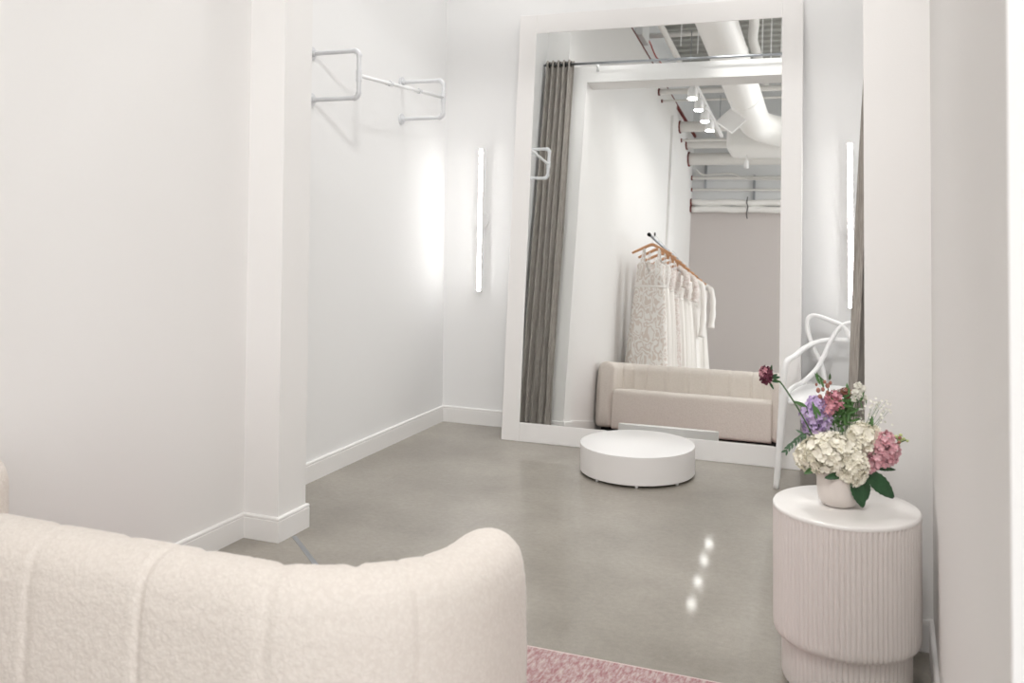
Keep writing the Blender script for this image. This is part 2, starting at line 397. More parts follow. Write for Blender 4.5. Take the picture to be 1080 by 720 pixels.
# ------------------------------------------------------------------ the leaning mirror
LEAN = 0.10431; MYAW = 0.01092; MW, MH, FW, TH = 1.70, 2.59, 0.113, 0.022
t = thing('leaning_mirror', 'huge wall mirror in a wide flat white frame, leaning on the back wall', 'mirror', (-2.155, 5.173, 0.0))
t.rotation_euler = (-LEAN, 0, MYAW)
bm = bmesh.new()
for a in ((0, FW, 0, MH), (MW-FW, MW, 0, MH)): box(bm, a[0], a[1], 0, TH, a[2], a[3], 0.0025, 1)
for a in ((FW, MW-FW, 0, FW-0.003), (FW, MW-FW, MH-0.122, MH)): box(bm, a[0], a[1], 0, TH, a[2], a[3], 0.0025, 1)
obj('frame', bm, 'frame', t, False)
bm = bmesh.new(); box(bm, FW-0.004, MW-FW+0.004, 0.002, 0.008, FW-0.008, MH-0.118); obj('mirror_glass', bm, 'mirror', t, smooth=False)
bm = bmesh.new(); box(bm, FW-0.02, MW-FW+0.02, 0.009, 0.018, FW-0.02, MH-0.1); obj('backing_board', bm, 'dark_metal', t, smooth=False)

# ------------------------------------------------------------------ round podium
PX, PY, PR, PHH = -1.236, 4.812, 0.2955, 0.152
t = thing('round_podium', 'low round white podium on small feet in front of the mirror', 'podium', (PX, PY, 0))
bm = bmesh.new()
lathe(bm, [(0, 0.012), (PR-0.003, 0.012), (PR, 0.015), (PR, PHH-0.004)], 96); autosmooth(obj('drum', bm, 'podium_side', t), 30)
bm = bmesh.new(); lathe(bm, [(PR, PHH-0.004), (PR-0.0005, PHH-0.001), (PR-0.003, PHH), (0, PHH)], 96); autosmooth(obj('top', bm, 'white_gloss', t), 50)
for a in (-1.33, -2.1, -0.55, 0.6, 1.6, 2.7):
    bm = bmesh.new(); lathe(bm, [(0, 0), (0.007, 0), (0.009, 0.012), (0, 0.012)], 12, ((PR-0.014)*math.cos(a), (PR-0.014)*math.sin(a), 0)); obj('foot', bm, 'white_plastic', t)

# ------------------------------------------------------------------ armchair with looped back
CH = thing('armchair', 'white plastic armchair with a looping open back, in the right corner', 'chair', (-0.262, 5.015, 0), -math.radians(3))
bm = bmesh.new()
# seat shell: rounded, slightly dished
NU, NV = 24, 20; grid = {}
for i in range(NU+1):
    for j in range(NV+1):
        u = -1+2*i/NU; v = -1+2*j/NV
        # squircle mapping
        x = u*math.sqrt(1-0.33*v*v); y = v*math.sqrt(1-0.33*u*u)
        w = 0.245-0.02*(v*0.5+0.5)
        r2 = u*u*0.6+v*v*0.4
        z = 0.462-0.018*(1-min(1, r2))-0.02*max(0, abs(u))**6-0.028*max(0, -v)**5
        grid[i, j] = bm.verts.new((x*w*1.06, y*0.232, z))
for i in range(NU):
    for j in range(NV): bm.faces.new((grid[i, j], grid[i+1, j], grid[i+1, j+1], grid[i, j+1]))
o = obj('seat', bm, 'white_plastic', CH); md = o.modifiers.new('s', 'SOLIDIFY'); md.thickness = 0.024; md.offset = -1
md = o.modifiers.new('ss', 'SUBSURF'); md.levels = 1; md.render_levels = 1
# legs
for s in (-1, 1):
    bm = bmesh.new()
    P = smooth_pts([(s*0.262, -0.228, 0), (s*0.245, -0.218, 0.22), (s*0.232, -0.205, 0.42), (s*0.226, -0.20, 0.455)], 6)
    tube(bm, P, [0.0115+0.007*k/(len(P)-1) for k in range(len(P))], 14, flat=1.25)
    o = obj('leg', bm, 'white_plastic', CH)
    bm = bmesh.new()
    P = smooth_pts([(s*0.168, 0.258, 0), (s*0.172, 0.235, 0.22), (s*0.165, 0.205, 0.42), (s*0.16, 0.195, 0.455)], 6)
    tube(bm, P, [0.0115+0.007*k/(len(P)-1) for k in range(len(P))], 14, flat=1.25)
    o = obj('leg', bm, 'white_plastic', CH)
# arm loop: from the front legs up, back and round behind the sitter
bm = bmesh.new()
half = [(-0.226, -0.20, 0.452), (-0.230, -0.19, 0.53), (-0.226, -0.178, 0.592), (-0.217, -0.155, 0.620), (-0.206, -0.10, 0.626), (-0.195, 0.0, 0.630), (-0.178, 0.12, 0.645), (-0.13, 0.215, 0.668), (-0.05, 0.248, 0.684)]
P = smooth_pts(half+[(-x, y, z) for x, y, z in reversed(half)], 7)
tube(bm, P, 0.0125, 14, flat=1.15); obj('arm_loop', bm, 'white_plastic', CH)
# two mirrored back loops: seat side, up across the centre, over the far corner, down to the seat rear
for s in (-1, 1):
    bm = bmesh.new()
    P = smooth_pts([(s*-0.222, -0.14, 0.455), (s*-0.205, -0.06, 0.472), (s*-0.165, 0.05, 0.490), (s*-0.118, 0.145, 0.540), (s*-0.085, 0.19, 0.605), (s*-0.052, 0.225, 0.685), (s*-0.005, 0.252, 0.757), (s*0.06, 0.262, 0.783), (s*0.115, 0.258, 0.802), (s*0.155, 0.245, 0.805),
                    (s*0.172, 0.234, 0.78), (s*0.168, 0.225, 0.72), (s*0.140, 0.216, 0.64), (s*0.105, 0.208, 0.57), (s*0.085, 0.2, 0.50), (s*0.082, 0.19, 0.45)], 7)
    tube(bm, P, 0.0115, 14, flat=1.1); obj('back_loop', bm, 'white_plastic', CH)

# ------------------------------------------------------------------ curtains on their rod
YC, ZC = 3.475, 3.005
t = thing('curtain_rod', 'thin grey metal curtain rod spanning the inside of the opening', 'curtain rod', (XL, YC, ZC))
bm = bmesh.new(); tube(bm, [(0.0, 0, 0), (XR-XL, 0, 0)], 0.0105, 16); obj('rod', bm, 'steel', t)
for x in (0.46, 2.55):
    bm = bmesh.new(); tube(bm, smooth_pts([(x, -(YC-YF1)+0.001, -0.02), (x, -0.04, -0.022), (x, 0, -0.013)], 4), 0.005, 10)
    box(bm, x-0.012, x+0.012, -(YC-YF1), -(YC-YF1)+0.005, -0.05, 0.02); obj('rod_bracket', bm, 'white_plastic', t)
def curtain(name, xa, xb, ya, yb_, nf, label, amp=0.030, ztop=3.035):
    """xa,xb at top; ya,yb_ at bottom (x limits)"""
    t = thing(name, label, 'curtain', ((xa+xb)/2, YC, 0), 0, 'curtains of the fitting room opening')
    bm = bmesh.new(); NX, NZ = nf*18, 60; rows = []
    rnd = [random.uniform(0.75, 1.15) for _ in range(nf*2+3)]; ph = [random.uniform(-0.3, 0.3) for _ in range(nf*2+3)]
    for j in range(NZ+1):
        w = j/NZ; z = ztop*(1-w)+0.012*w; row = []
        x0 = xa*(1-w)+ya*w; x1 = xb*(1-w)+yb_*w
        for i in range(NX+1):
            u = i/NX; k = int(u*nf*2); a = amp*(rnd[k]*(1-(u*nf*2-k))+rnd[k+1]*(u*nf*2-k))
            p = ph[k]*w*1.2
            cre = math.sin(2*PI*nf*u+p)
            y = a*cre*(1-0.12*w)+0.006*math.sin(9*z+17*u)*w
            x = x0+(x1-x0)*u+0.010*math.sin(4*PI*nf*u)+0.006*math.sin(3.1*z+9*u)*w
            row.append(bm.verts.new((x-(xa+xb)/2, y, z)))
        rows.append(row)
    for r0, r1 in zip(rows, rows[1:]):
        for i in range(NX): bm.faces.new((r0[i], r0[i+1], r1[i+1], r1[i]))
    o = obj('cloth', bm, 'curtain', t); md = o.modifiers.new('s', 'SOLIDIFY'); md.thickness = 0.003
    for k in range(nf*2):
        u = (k+0.5)/(nf*2)
        xg = xa+(xb-xa)*((k)/(nf*2))+0.0
        bm = bmesh.new(); P = [(xg-(xa+xb)/2+0.0005*math.cos(a), 0.021*math.cos(a), ZC+0.021*math.sin(a)) for a in [2*PI*i/20 for i in range(20)]]
        tube(bm, P, 0.0045, 8, closed=True); obj('grommet', bm, 'dark_metal', t)
    return t
curtain('curtain', -2.665, -2.425, -2.67, -2.405, 5, 'drawn-back grey curtain beside the left jamb, seen only in the mirror')
curtain('curtain', -0.026, 0.040, -0.188, 0.040, 4, 'drawn-back grey curtain at the right jamb, behind the flowers')

# ------------------------------------------------------------------ sofa
SX0, SX1, SY0, SY1 = -2.474, -0.745, 1.45, 1.965
SR, ST = 0.40, 0.165
t = thing('channel_sofa', 'cream boucle sofa with a rounded vertically channelled back, nearest the camera', 'sofa', ((SX0+SX1)/2, 1.75, 0))
OX, OY = (SX0+SX1)/2, 1.75
path = []
def addline(a, b, n):
    for k in range(n):
        p = Vector(a).lerp(Vector(b), k/n); d = (Vector(b)-Vector(a)).normalized(); path.append((p, Vector((-d.y, d.x))))
step = 0.0105
def nn(L): return max(2, int(L/step))
addline((SX0, SY1), (SX0, SY0+SR), nn(SY1-SY0-SR))
for k in range(nn(SR*PI/2)):
    a = PI+PI/2*k/nn(SR*PI/2); path.append((Vector((SX0+SR+SR*math.cos(a), SY0+SR+SR*math.sin(a))), Vector((-math.cos(a), -math.sin(a)))))
addline((SX0+SR, SY0), (SX1-SR, SY0), nn(SX1-SX0-2*SR))
for k in range(nn(SR*PI/2)):
    a = -PI/2+PI/2*k/nn(SR*PI/2); path.append((Vector((SX1-SR+SR*math.cos(a), SY0+SR+SR*math.sin(a))), Vector((-math.cos(a), -math.sin(a)))))
addline((SX1, SY0+SR), (SX1, SY1), nn(SY1-SY0-SR)); path.append((Vector((SX1, SY1)), Vector((-1, 0))))
S = [0.0]
for a, b in zip(path, path[1:]): S.append(S[-1]+(b[0]-a[0]).length)
LT = S[-1]
def channel(s, w, off=0.0, depth=1.0):
    v = abs(math.sin(PI*(s-off)/w)); return min(1.0, v*7.5)**0.6 if v > 0 else 0.0
sA = (SY1-SY0-SR)+SR*PI/2      # where the straight back starts
s_out = sA+(-1.075-(SX0+SR))   # a seam of the outer face at x = -1.075
s_in = sA+(-1.50-(SX0+SR))
bm = bmesh.new(); rings = []
zb = 0.055
for (p, n), s in zip(path, S):
    e = min(s, LT-s); ends = max(0.0, 1-e/0.075)
    sh = 1-0.32*(1-math.sqrt(max(0, 1-ends*ends)))  # rounding of the arm ends
    straight = min(1, max(0, (e-0.10)/0.45)); st = straight*straight*(3-2*straight)
    H = 0.653+0.010*st
    damp = min(1.0, max(0.0, (e-0.09)/0.06))
    bo = 1-(1-channel(s, 0.292, s_out))*damp; bi = 1-(1-min(1.0, abs(math.sin(PI*(s-s_in)/0.2))*2.6)**0.6)*damp
    # arms near the front are smooth panels
    T = ST; rt = 0.074
    sec = []
    def add(u, z, k): sec.append((u, z, k))
    nz = 34
    for i in range(nz): add(0, zb+0.03+(H-rt-zb-0.03)*i/nz, 0)
    for i in range(15):
        a = PI-PI*i/14; add(T/2+T/2*math.cos(a), H-rt+rt*math.sin(a), 1)
    for i in range(1, nz+1): add(T, H-rt-(H-rt-zb-0.03)*i/nz, 2)
    add(T-0.012, zb+0.008, 3); add(T-0.035, zb, 3); add(0.035, zb, 3); add(0.012, zb+0.008, 3)
    ring = []
    for u, z, k in sec:
        f_ = (u/T); b = bo*(1-f_)+bi*f_
        hz = min(1, (z-zb)/0.12)
        inn = (0.010*(1-f_)+0.017*f_)*(b-1)
        if k == 0: u2 = u-inn; z2 = z
        elif k == 2: u2 = u+inn; z2 = z
        elif k == 1:
            a = math.atan2((z-(H-rt))/rt, (u-T/2)/(T/2)); u2 = u+inn*math.cos(a); z2 = z+0.9*inn*math.sin(a)
        else: u2, z2 = u, z
        # slight fullness of the outer face
        if k in (0,): u2 -= 0.010*math.sin(PI*min(1, max(0, (z-zb)/(H-zb))))
        c = Vector((T/2, (H+zb)/2)); q = Vector((u2, z2)); 
        q = Vector((c.x+(q.x-c.x)*sh, c.y+(q.y-c.y)*(1-(1-sh)*0.22)))
        P = p+n*q.x
        ring.append(bm.verts.new((P.x-OX, P.y-OY, q.y)))
    rings.append(ring)
K = len(rings[0])
for r0, r1 in zip(rings, rings[1:]):
    for k in range(K): bm.faces.new((r0[k], r0[(k+1) % K], r1[(k+1) % K], r1[k]))
# domed arm fronts
for ring, sgn in ((rings[0], 1), (rings[-1], 1)):
    cen = sum((v.co for v in ring), Vector())/K; prev = ring
    for f_ in (0.12, 0.3, 0.55, 0.8):
        nr = []
        for v in ring:
            c = v.co.lerp(cen, f_); c.y = v.co.y+0.020*math.sin(PI/2*min(1, f_*2.2)); nr.append(bm.verts.new(c))
        for k in range(K): bm.faces.new((prev[k], prev[(k+1) % K], nr[(k+1) % K], nr[k]))
        prev = nr
    bm.faces.new(prev)
back = obj('back_and_arms', bm, 'boucle', t)
tx = bpy.data.textures.new('boucle_grain', 'CLOUDS'); tx.noise_scale = 0.012; tx.noise_depth = 2
md = back.modifiers.new('sub', 'SUBSURF'); md.levels = 1; md.render_levels = 1
md = back.modifiers.new('grain', 'DISPLACE'); md.texture = tx; md.strength = 0.0035; md.mid_level = 0.5
# seat block
bm = bmesh.new()
x0, x1, y0, y1 = SX0+ST-0.012-OX, SX1-ST+0.012-OX, SY0+ST-0.03-OY, SY1+0.012-OY
NX, NP = 120, 60
prof = []
z0s, z1s, r = 0.046, 0.405, 0.045
prof += [(y0, z0s), (y1-0.02, z0s), (y1-0.006, z0s+0.006), (y1, z0s+0.022)]
for k in range(1, 13): prof.append((y1, z0s+0.022+(z1s-r-z0s-0.022)*k/12))
for k in range(1, 9):
    a = PI/2*k/8; prof.append((y1-r+r*math.cos(a), z1s-r+r*math.sin(a)))
for k in range(1, 16): prof.append((y1-r-(y1-r-y0)*k/15, z1s+0.012*math.sin(PI*k/15)))
rings = []
for i in range(NX+1):
    u = i/NX; e = min(u, 1-u)*(x1-x0); g = 1-(1-min(1, e/0.03))**2*0.10
    cy, cz = (y0+y1)/2, (z0s+z1s)/2
    rings.append([bm.verts.new((x0+(x1-x0)*u, cy+(a-cy)*(0.9+0.1*g if a > 0 else 1), cz+(b-cz)*(g if b > cz else 1))) for a, b in prof])
K = len(prof)
for r0, r1 in zip(rings, rings[1:]):
    for k in range(K): bm.faces.new((r0[k], r0[(k+1) % K], r1[(k+1) % K], r1[k]))
bm.faces.new(rings[0]); bm.faces.new(rings[-1][::-1])
o = obj('seat', bm, 'boucle', t)
md = o.modifiers.new('sub', 'SUBSURF'); md.levels = 1; md.render_levels = 1
md = o.modifiers.new('grain', 'DISPLACE'); md.texture = tx; md.strength = 0.004; md.mid_level = 0.5
bm = bmesh.new(); box(bm, SX0+0.05-OX, SX1-0.05-OX, SY0+0.05-OY, SY1-0.05-OY, 0.03, 0.07, 0.01); obj('base', bm, 'black', t)
for x in (SX0+0.12, OX-0.2, SX1-0.12):
    for y in (SY0+0.10, SY1-0.08):
        bm = bmesh.new(); lathe(bm, [(0, 0.009), (0.022, 0.009), (0.025, 0.035), (0, 0.035)], 20, (x-OX, y-OY, 0)); obj('foot', bm, 'black', t)

# ------------------------------------------------------------------ rug
t = thing('area_rug', 'faded pink low pile rug under and beside the cream sofa', 'rug', (-1.40, 2.0, 0))
bm = bmesh.new(); box(bm, -0.98, 1.13, -0.8, 0.752, 0.0005, 0.0085, 0.002, 1); obj('pile', bm, 'rug', t, smooth=False)
bm = bmesh.new(); box(bm, -0.98, 1.13, 0.7525, 0.760, 0.0005, 0.0075, 0.002, 1); obj('bound_edge', bm, mat('rug_binding', (0.62, 0.52, 0.50), 0.9), t, smooth=False)

# ------------------------------------------------------------------ fluted side table
TX, TY, TR = -0.131, 2.941, 0.205
t = thing('side_table', 'blush white fluted drum side table against the right wall', 'side table', (TX, TY, 0))
def fluted(bm, R, prof, n, depth, sub=6):
    rings = []
    N = n*sub
    for r, z, fl in prof:
        ring = []
        for k in range(N):
            a = 2*PI*k/N; w = abs(math.sin(PI*k/sub)); rr = r-depth*fl*(1-w**0.7)
            ring.append(bm.verts.new((rr*math.cos(a), rr*math.sin(a), z)))
        rings.append(ring)
    for r0, r1 in zip(rings, rings[1:]):
        for k in range(N): bm.faces.new((r0[k], r0[(k+1) % N], r1[(k+1) % N], r1[k]))
    bm.faces.new(rings[0][::-1]); bm.faces.new(rings[-1])
bm = bmesh.new(); fluted(bm, TR, [(TR-0.018, 0.128, 0), (TR-0.006, 0.132, 0.4), (TR-0.001, 0.142, 1), (TR, 0.16, 1), (TR, 0.478, 1), (TR, 0.486, 0.6), (TR, 0.490, 0)], 86, 0.0055); autosmooth(obj('drum', bm, 'table_side', t), 70)
bm = bmesh.new(); lathe(bm, [(0, 0.489), (TR, 0.489), (TR+0.0005, 0.494), (TR-0.002, 0.4985), (TR-0.006, 0.5), (0, 0.5)], 96); autosmooth(obj('top', bm, 'table_top', t), 50)
RB = TR*0.88
bm = bmesh.new(); fluted(bm, RB, [(RB-0.004, 0.0, 1), (RB, 0.012, 1), (RB, 0.131, 1)], 76, 0.0055); autosmooth(obj('base', bm, 'table_side', t), 70)

# ------------------------------------------------------------------ vase and flowers
VX, VY, VZ = -0.150, 2.935, 0.5
t = thing('vase', 'small matte cream cup vase standing on the fluted side table', 'vase', (VX, VY, VZ))
bm = bmesh.new(); lathe(bm, [(0, 0.0), (0.036, 0.0), (0.047, 0.005), (0.056, 0.018), (0.0605, 0.04), (0.0615, 0.075), (0.0615, 0.106), (0.060, 0.108), (0.058, 0.106), (0.057, 0.03), (0.045, 0.012), (0, 0.010)], 64)
autosmooth(obj('body', bm, 'ceramic', t), 60)
bm = bmesh.new(); lathe(bm, [(0, 0.082), (0.0565, 0.082), (0.0565, 0.07), (0, 0.07)], 32); obj('potting_foam', bm, 'stem', t)
RV = Vector((0.927, 0.375, 0)); DV = Vector((-0.375, 0.927, 0))
PXM = 1/364.0
def FP(px, py, d=0.0):
    """offset from the vase base: across, up and away, in metres"""
    return RV*((px-885)*PXM)+Vector((0, 0, (533.5-py)*PXM))+DV*d
def petals(bm, c, nrm, size, n=5, cup=0.35, wid=0.55):
    nrm = nrm.normalized(); a, b = frame_of(nrm); rot = random.uniform(0, 2*PI)
    for k in range(n):
        t_ = rot+2*PI*k/n; d = a*math.cos(t_)+b*math.sin(t_); s = nrm.cross(d)
        v0 = bm.verts.new(c+nrm*size*0.02)
        v1 = bm.verts.new(c+d*size*0.45+s*size*wid*0.42+nrm*size*cup*0.45)
        v2 = bm.verts.new(c+d*size*0.88+s*size*wid*0.34+nrm*size*cup*0.95)
        v3 = bm.verts.new(c+d*size*1.0+nrm*size*cup*0.9)
        v4 = bm.verts.new(c+d*size*0.88-s*size*wid*0.34+nrm*size*cup*0.95)
        v5 = bm.verts.new(c+d*size*0.45-s*size*wid*0.42+nrm*size*cup*0.45)
        vm = bm.verts.new(c+d*size*0.6+nrm*size*cup*0.38)
        L_ = (v0, v1, v2, v3, v4, v5)
        for q in range(6): bm.faces.new((L_[q], L_[(q+1) % 6], vm))
def cluster(bm, c, rx, ry, rz, n, size, npet=5, top_only=False, cup=0.4, wid=0.7):
    """florets packed over an ellipsoid: rx across, ry away, rz up"""
    g = PI*(3-math.sqrt(5))
    for i in range(n):
        y = 1-2*(i+0.5)/n; r = math.sqrt(1-y*y); th = g*i+random.uniform(-0.15, 0.15)
        v = Vector((r*math.cos(th), r*math.sin(th), y))
        if top_only and v.z < -0.55: continue
        j = random.uniform(0.88, 1.1)
        P = c+RV*v.x*rx*j+DV*v.y*ry*j+Vector((0, 0, v.z*rz*j))
        nrm = RV*v.x/rx+DV*v.y/ry+Vector((0, 0, v.z/rz)); nrm.normalize()
        nrm += Vector([random.uniform(-0.35, 0.35) for _ in range(3)])
        petals(bm, P, nrm, size*random.uniform(0.8, 1.2), npet, cup, wid)
def blob(bm, c, rx, ry, rz, n=2):
    r = bmesh.ops.create_icosphere(bm, subdivisions=n, radius=1.0)
    for v in r['verts']:
        q = v.co.copy(); v.co = c+RV*q.x*rx+DV*q.y*ry+Vector((0, 0, q.z*rz))
def leafblade(bm, base, tip, width, nrm, curl=0.15, n=8, m=4, serr=0.0):
    base, tip = Vector(base), Vector(tip); d = tip-base; L = d.length; d.normalize(); s = d.cross(nrm).normalized(); nn_ = s.cross(d).normalized()
    rows = []
    for i in range(n+1):
        u = i/n; w = width*math.sin(PI*min(1, u*0.94+0.03))**0.75*(1-0.25*u); row = []
        for j in range(-m, m+1):
            v = j/m; sc_ = 1+(serr*(1 if i % 2 else -1) if abs(j) == m else 0)
            row.append(bm.verts.new(base+d*L*u+s*w*0.5*v*sc_-nn_*(curl*L*u*u)+nn_*(abs(v)*w*0.18)))
        rows.append(row)
    for r0, r1 in zip(rows, rows[1:]):
        for k in range(2*m): bm.faces.new((r0[k], r0[k+1], r1[k+1], r1[k]))
VB = Vector((VX, VY, VZ))
def flower(name, label, group='flowers and greens in the cream vase', cat='flower'):
    return thing(name, label, cat, tuple(VB), 0, group)
ROOT = lambda dx=0, dy=0: RV*dx+DV*dy+Vector((0, 0, 0.083))
def stem(parent, pts, r=0.0016, m='stem', name='stem'):
    bm = bmesh.new(); tube(bm, smooth_pts(pts, 6), r, 8); return obj(name, bm, m, parent)

# cream stock heads
for (cx, cy, d, rx, rz, ry, n, lab) in (
        (872, 478, -0.012, 0.068, 0.050, 0.062, 105, 'big cream white ruffled bloom at the front left of the vase'),
        (893, 489, -0.045, 0.040, 0.046, 0.036, 55, 'cream white ruffled bloom drooping over the vase rim in the middle'),
        (913, 466, 0.012, 0.048, 0.042, 0.045, 60, 'cream white ruffled bloom at the back right of the bunch'),
        (857, 484, 0.012, 0.036, 0.036, 0.036, 40, 'small cream white ruffled bloom at the far left of the bunch')):
    f = flower('white_flower', lab); c = FP(cx, cy, d)
    bm = bmesh.new(); cluster(bm, c, rx, ry, rz, int(n*1.9), 0.0145, 5, cup=0.55, wid=1.0); cluster(bm, c, rx*0.86, ry*0.86, rz*0.86, int(n*1.3), 0.0155, 5, cup=0.5, wid=1.0)
    h = obj('bloom', bm, 'cream_petal', f)
    bm = bmesh.new(); blob(bm, c, rx*0.72, ry*0.72, rz*0.72); obj('calyx', bm, 'lime_bud', h)
    stem(f, [ROOT((cx-885)*0.0004, d*0.3), ROOT((cx-885)*0.001, d*0.6)+Vector((0, 0, 0.02)), c])
# lilac stock
f = flower('lilac_flower', 'lilac flower spike behind the white blooms on the left')
bm = bmesh.new()
for cx, cy, r in ((865, 431, 0.022), (859, 443, 0.026), (870, 447, 0.028), (862, 456, 0.026), (874, 435, 0.016)):
    cluster(bm, FP(cx, cy, 0.03), r, r, r, 26, 0.013, 5, cup=0.4, wid=0.8)
obj('bloom', bm, 'lilac_petal', f); stem(f, [ROOT(-0.01, 0.02), FP(872, 480, 0.03), FP(866, 440, 0.03)])
bm = bmesh.new(); leafblade(bm, FP(862, 446, 0.0), FP(858, 425, -0.002), 0.012, -DV); leafblade(bm, FP(866, 440, 0.0), FP(861, 430, 0.0), 0.01, -DV); obj('leaf', bm, 'leaf_light', f)
# pink snapdragons
f = flower('pink_flower', 'pink flower spike with russet buds rising behind the lilac bloom')
bm = bmesh.new()
for cx, cy, r in ((880, 427, 0.015), (883, 421, 0.013), (876, 434, 0.013), (886, 429, 0.010)): cluster(bm, FP(cx, cy, 0.02), r, r, r, 14, 0.013, 5, cup=0.5, wid=0.8)
obj('bloom', bm, 'pink_petal', f)
bm = bmesh.new()
for cx, cy, r in ((868, 421, 0.008), (866, 414, 0.008), (871, 413, 0.007), (876, 409, 0.008), (879, 406, 0.006), (873, 405, 0.006), (864, 408, 0.005), (868, 425, 0.006), (876, 416, 0.006)): blob(bm, FP(cx, cy, 0.02), r*0.8, r*0.8, r)
obj('buds', bm, 'brown_bud', f)
stem(f, [ROOT(0, 0.02), FP(882, 470, 0.03), FP(878, 425, 0.02), FP(875, 408, 0.02), FP(866, 398, 0.02)])
bm = bmesh.new()
for a, b in (((868, 408), (863, 396)), ((872, 412), (868, 399)), ((865, 404), (865, 395))): leafblade(bm, FP(*a, 0.02), FP(*b, 0.02), 0.009, -DV)
obj('leaf', bm, 'leaf_light', f)
f = flower('pink_flower', 'pink flower spike leaning right over the dark leaves, tip in green buds')
bm = bmesh.new()
for cx, cy, r in ((915, 487, 0.018), (922, 480, 0.02), (928, 470, 0.019), (931, 461, 0.016), (938, 473, 0.016), (911, 490, 0.014), (929, 482, 0.018), (935, 480, 0.012)):
    cluster(bm, FP(cx, cy, -0.035), r, r*0.9, r, 20, 0.0115, 5, cup=0.6, wid=0.85)
obj('bloom', bm, 'blush_petal', f)
bm = bmesh.new()
for cx, cy, r in ((938, 463, 0.009), (942, 459, 0.008), (946, 462, 0.008), (944, 468, 0.007), (950, 461, 0.006), (947, 457, 0.006), (954, 463, 0.005), (941, 469, 0.007)): blob(bm, FP(cx, cy, -0.03), r, r*0.8, r*0.8)
obj('buds', bm, 'lime_bud', f)
bm = bmesh.new()
for cx, cy, r in ((940, 467, 0.006), (945, 459, 0.005), (944, 464, 0.005)): blob(bm, FP(cx, cy, -0.038), r, r, r)
obj('bud_scales', bm, 'brown_bud', f)
stem(f, [ROOT(0.02, -0.02), FP(915, 488, -0.03), FP(930, 472, -0.035), FP(953, 462, -0.03)])
# scabiosa on the long stem
f = flower('burgundy_flower', 'dark burgundy flower head on a long stem leaning far left')
bm = bmesh.new(); hc = FP(807.5, 397, 0.0)
cluster(bm, hc, 0.010, 0.013, 0.018, 34, 0.011, 5, cup=0.7, wid=0.6); blob(bm, hc, 0.008, 0.010, 0.014); obj('bloom', bm, 'burgundy_petal', f)
bm = bmesh.new(); cluster(bm, FP(805.5, 394, -0.004), 0.008, 0.01, 0.012, 12, 0.009, 5, cup=0.7, wid=0.6); obj('petal_tips', bm, 'pink_petal', f)
stem(f, [ROOT(-0.02, 0.0), FP(857, 460, 0.0), FP(843, 434, 0.0), FP(826, 408, 0.0), FP(820, 403, 0.0), FP(812, 399, 0)], 0.0022)
bm = bmesh.new()
for a, b, w in (((812, 396), (814, 386), 0.009), ((813, 400), (823, 399), 0.011), ((813, 403), (824, 404), 0.010), ((811, 404), (816, 412), 0.008), ((814, 398), (820, 396), 0.009)): leafblade(bm, FP(*a, 0), FP(*b, -0.003), w, -DV)
obj('bracts', bm, 'leaf', f)
# green mass and russet heads behind
f = flower('green_foliage', 'bushy green sprig standing upright behind the white blooms', cat='foliage')
bm = bmesh.new(); rnd = random.Random(5)
for k in range(120):
    bx = 893+rnd.gauss(0, 8.0); by = 437+rnd.gauss(0, 10)
    L = rnd.uniform(7, 13); an = rnd.uniform(-PI, PI)
    leafblade(bm, FP(bx, by, 0.03+rnd.uniform(-0.02, 0.03)), FP(bx+L*math.sin(an), by-L*abs(math.cos(an)), 0.03+rnd.uniform(-0.03, 0.03)), 0.009, -DV+Vector((rnd.uniform(-.5, .5), 0, rnd.uniform(-.5, .5))), n=4, m=2)
obj('leaves', bm, 'leaf_light', f)
for k in range(6):
    stem(f, [ROOT(0.0, 0.01), FP(888+k*2, 480, 0.02), FP(882+k*5, 440-3*(k % 3), 0.03), FP(881+k*5.5, 424-3*(k % 2), 0.03)], 0.0013)
f = flower('russet_flower', 'dusky pink and green flower head at the top middle of the bunch')
bm = bmesh.new()
for cx, cy in ((891, 417), (896, 415), (901, 418), (904, 421), (887, 420), (898, 420)): cluster(bm, FP(cx, cy, 0.03), 0.007, 0.007, 0.006, 9, 0.007, 5, cup=0.6)
obj('bloom', bm, 'brown_bud', f); stem(f, [ROOT(0.01, 0.02), FP(898, 460, 0.03), FP(896, 419, 0.03)])
# small white blossoms
f = flower('white_blossom', 'small round white blossoms at the top right, before the curtain')
bm = bmesh.new()
for cx, cy in ((909, 409), (906, 416), (911, 418), (913, 412), (905, 422), (914, 421)): cluster(bm, FP(cx, cy, 0.02), 0.006, 0.006, 0.006, 12, 0.0075, 5, cup=0.5, wid=0.9)
obj('bloom', bm, 'white_petal', f); stem(f, [ROOT(0.01, 0.01), FP(903, 465, 0.02), FP(908, 430, 0.02), FP(910, 412, 0.02)], 0.0012)
# baby's breath haze
f = flower('babys_breath', 'airy spray of tiny white blossoms on thin stems at the right')
bm = bmesh.new(); bs = bmesh.new(); rnd = random.Random(9)
for k in range(48):
    cx = rnd.uniform(912, 944); cy = 421+rnd.random()*26+abs(cx-926)*0.25; d = rnd.uniform(-0.02, 0.04)
    petals(bm, FP(cx, cy, d), Vector((rnd.uniform(-1, 1), -1, rnd.uniform(0, 1))), 0.0042, 5, 0.4, 0.9)
    if k % 3 == 0: tube(bs, smooth_pts([FP(908, 462, 0.01), FP(914+(cx-914)*0.5, cy+14, d*0.6), FP(cx, cy, d)], 4), 0.0004, 4)
obj('blossoms', bm, 'white_petal', f); obj('stems', bs, 'leaf_light', f)
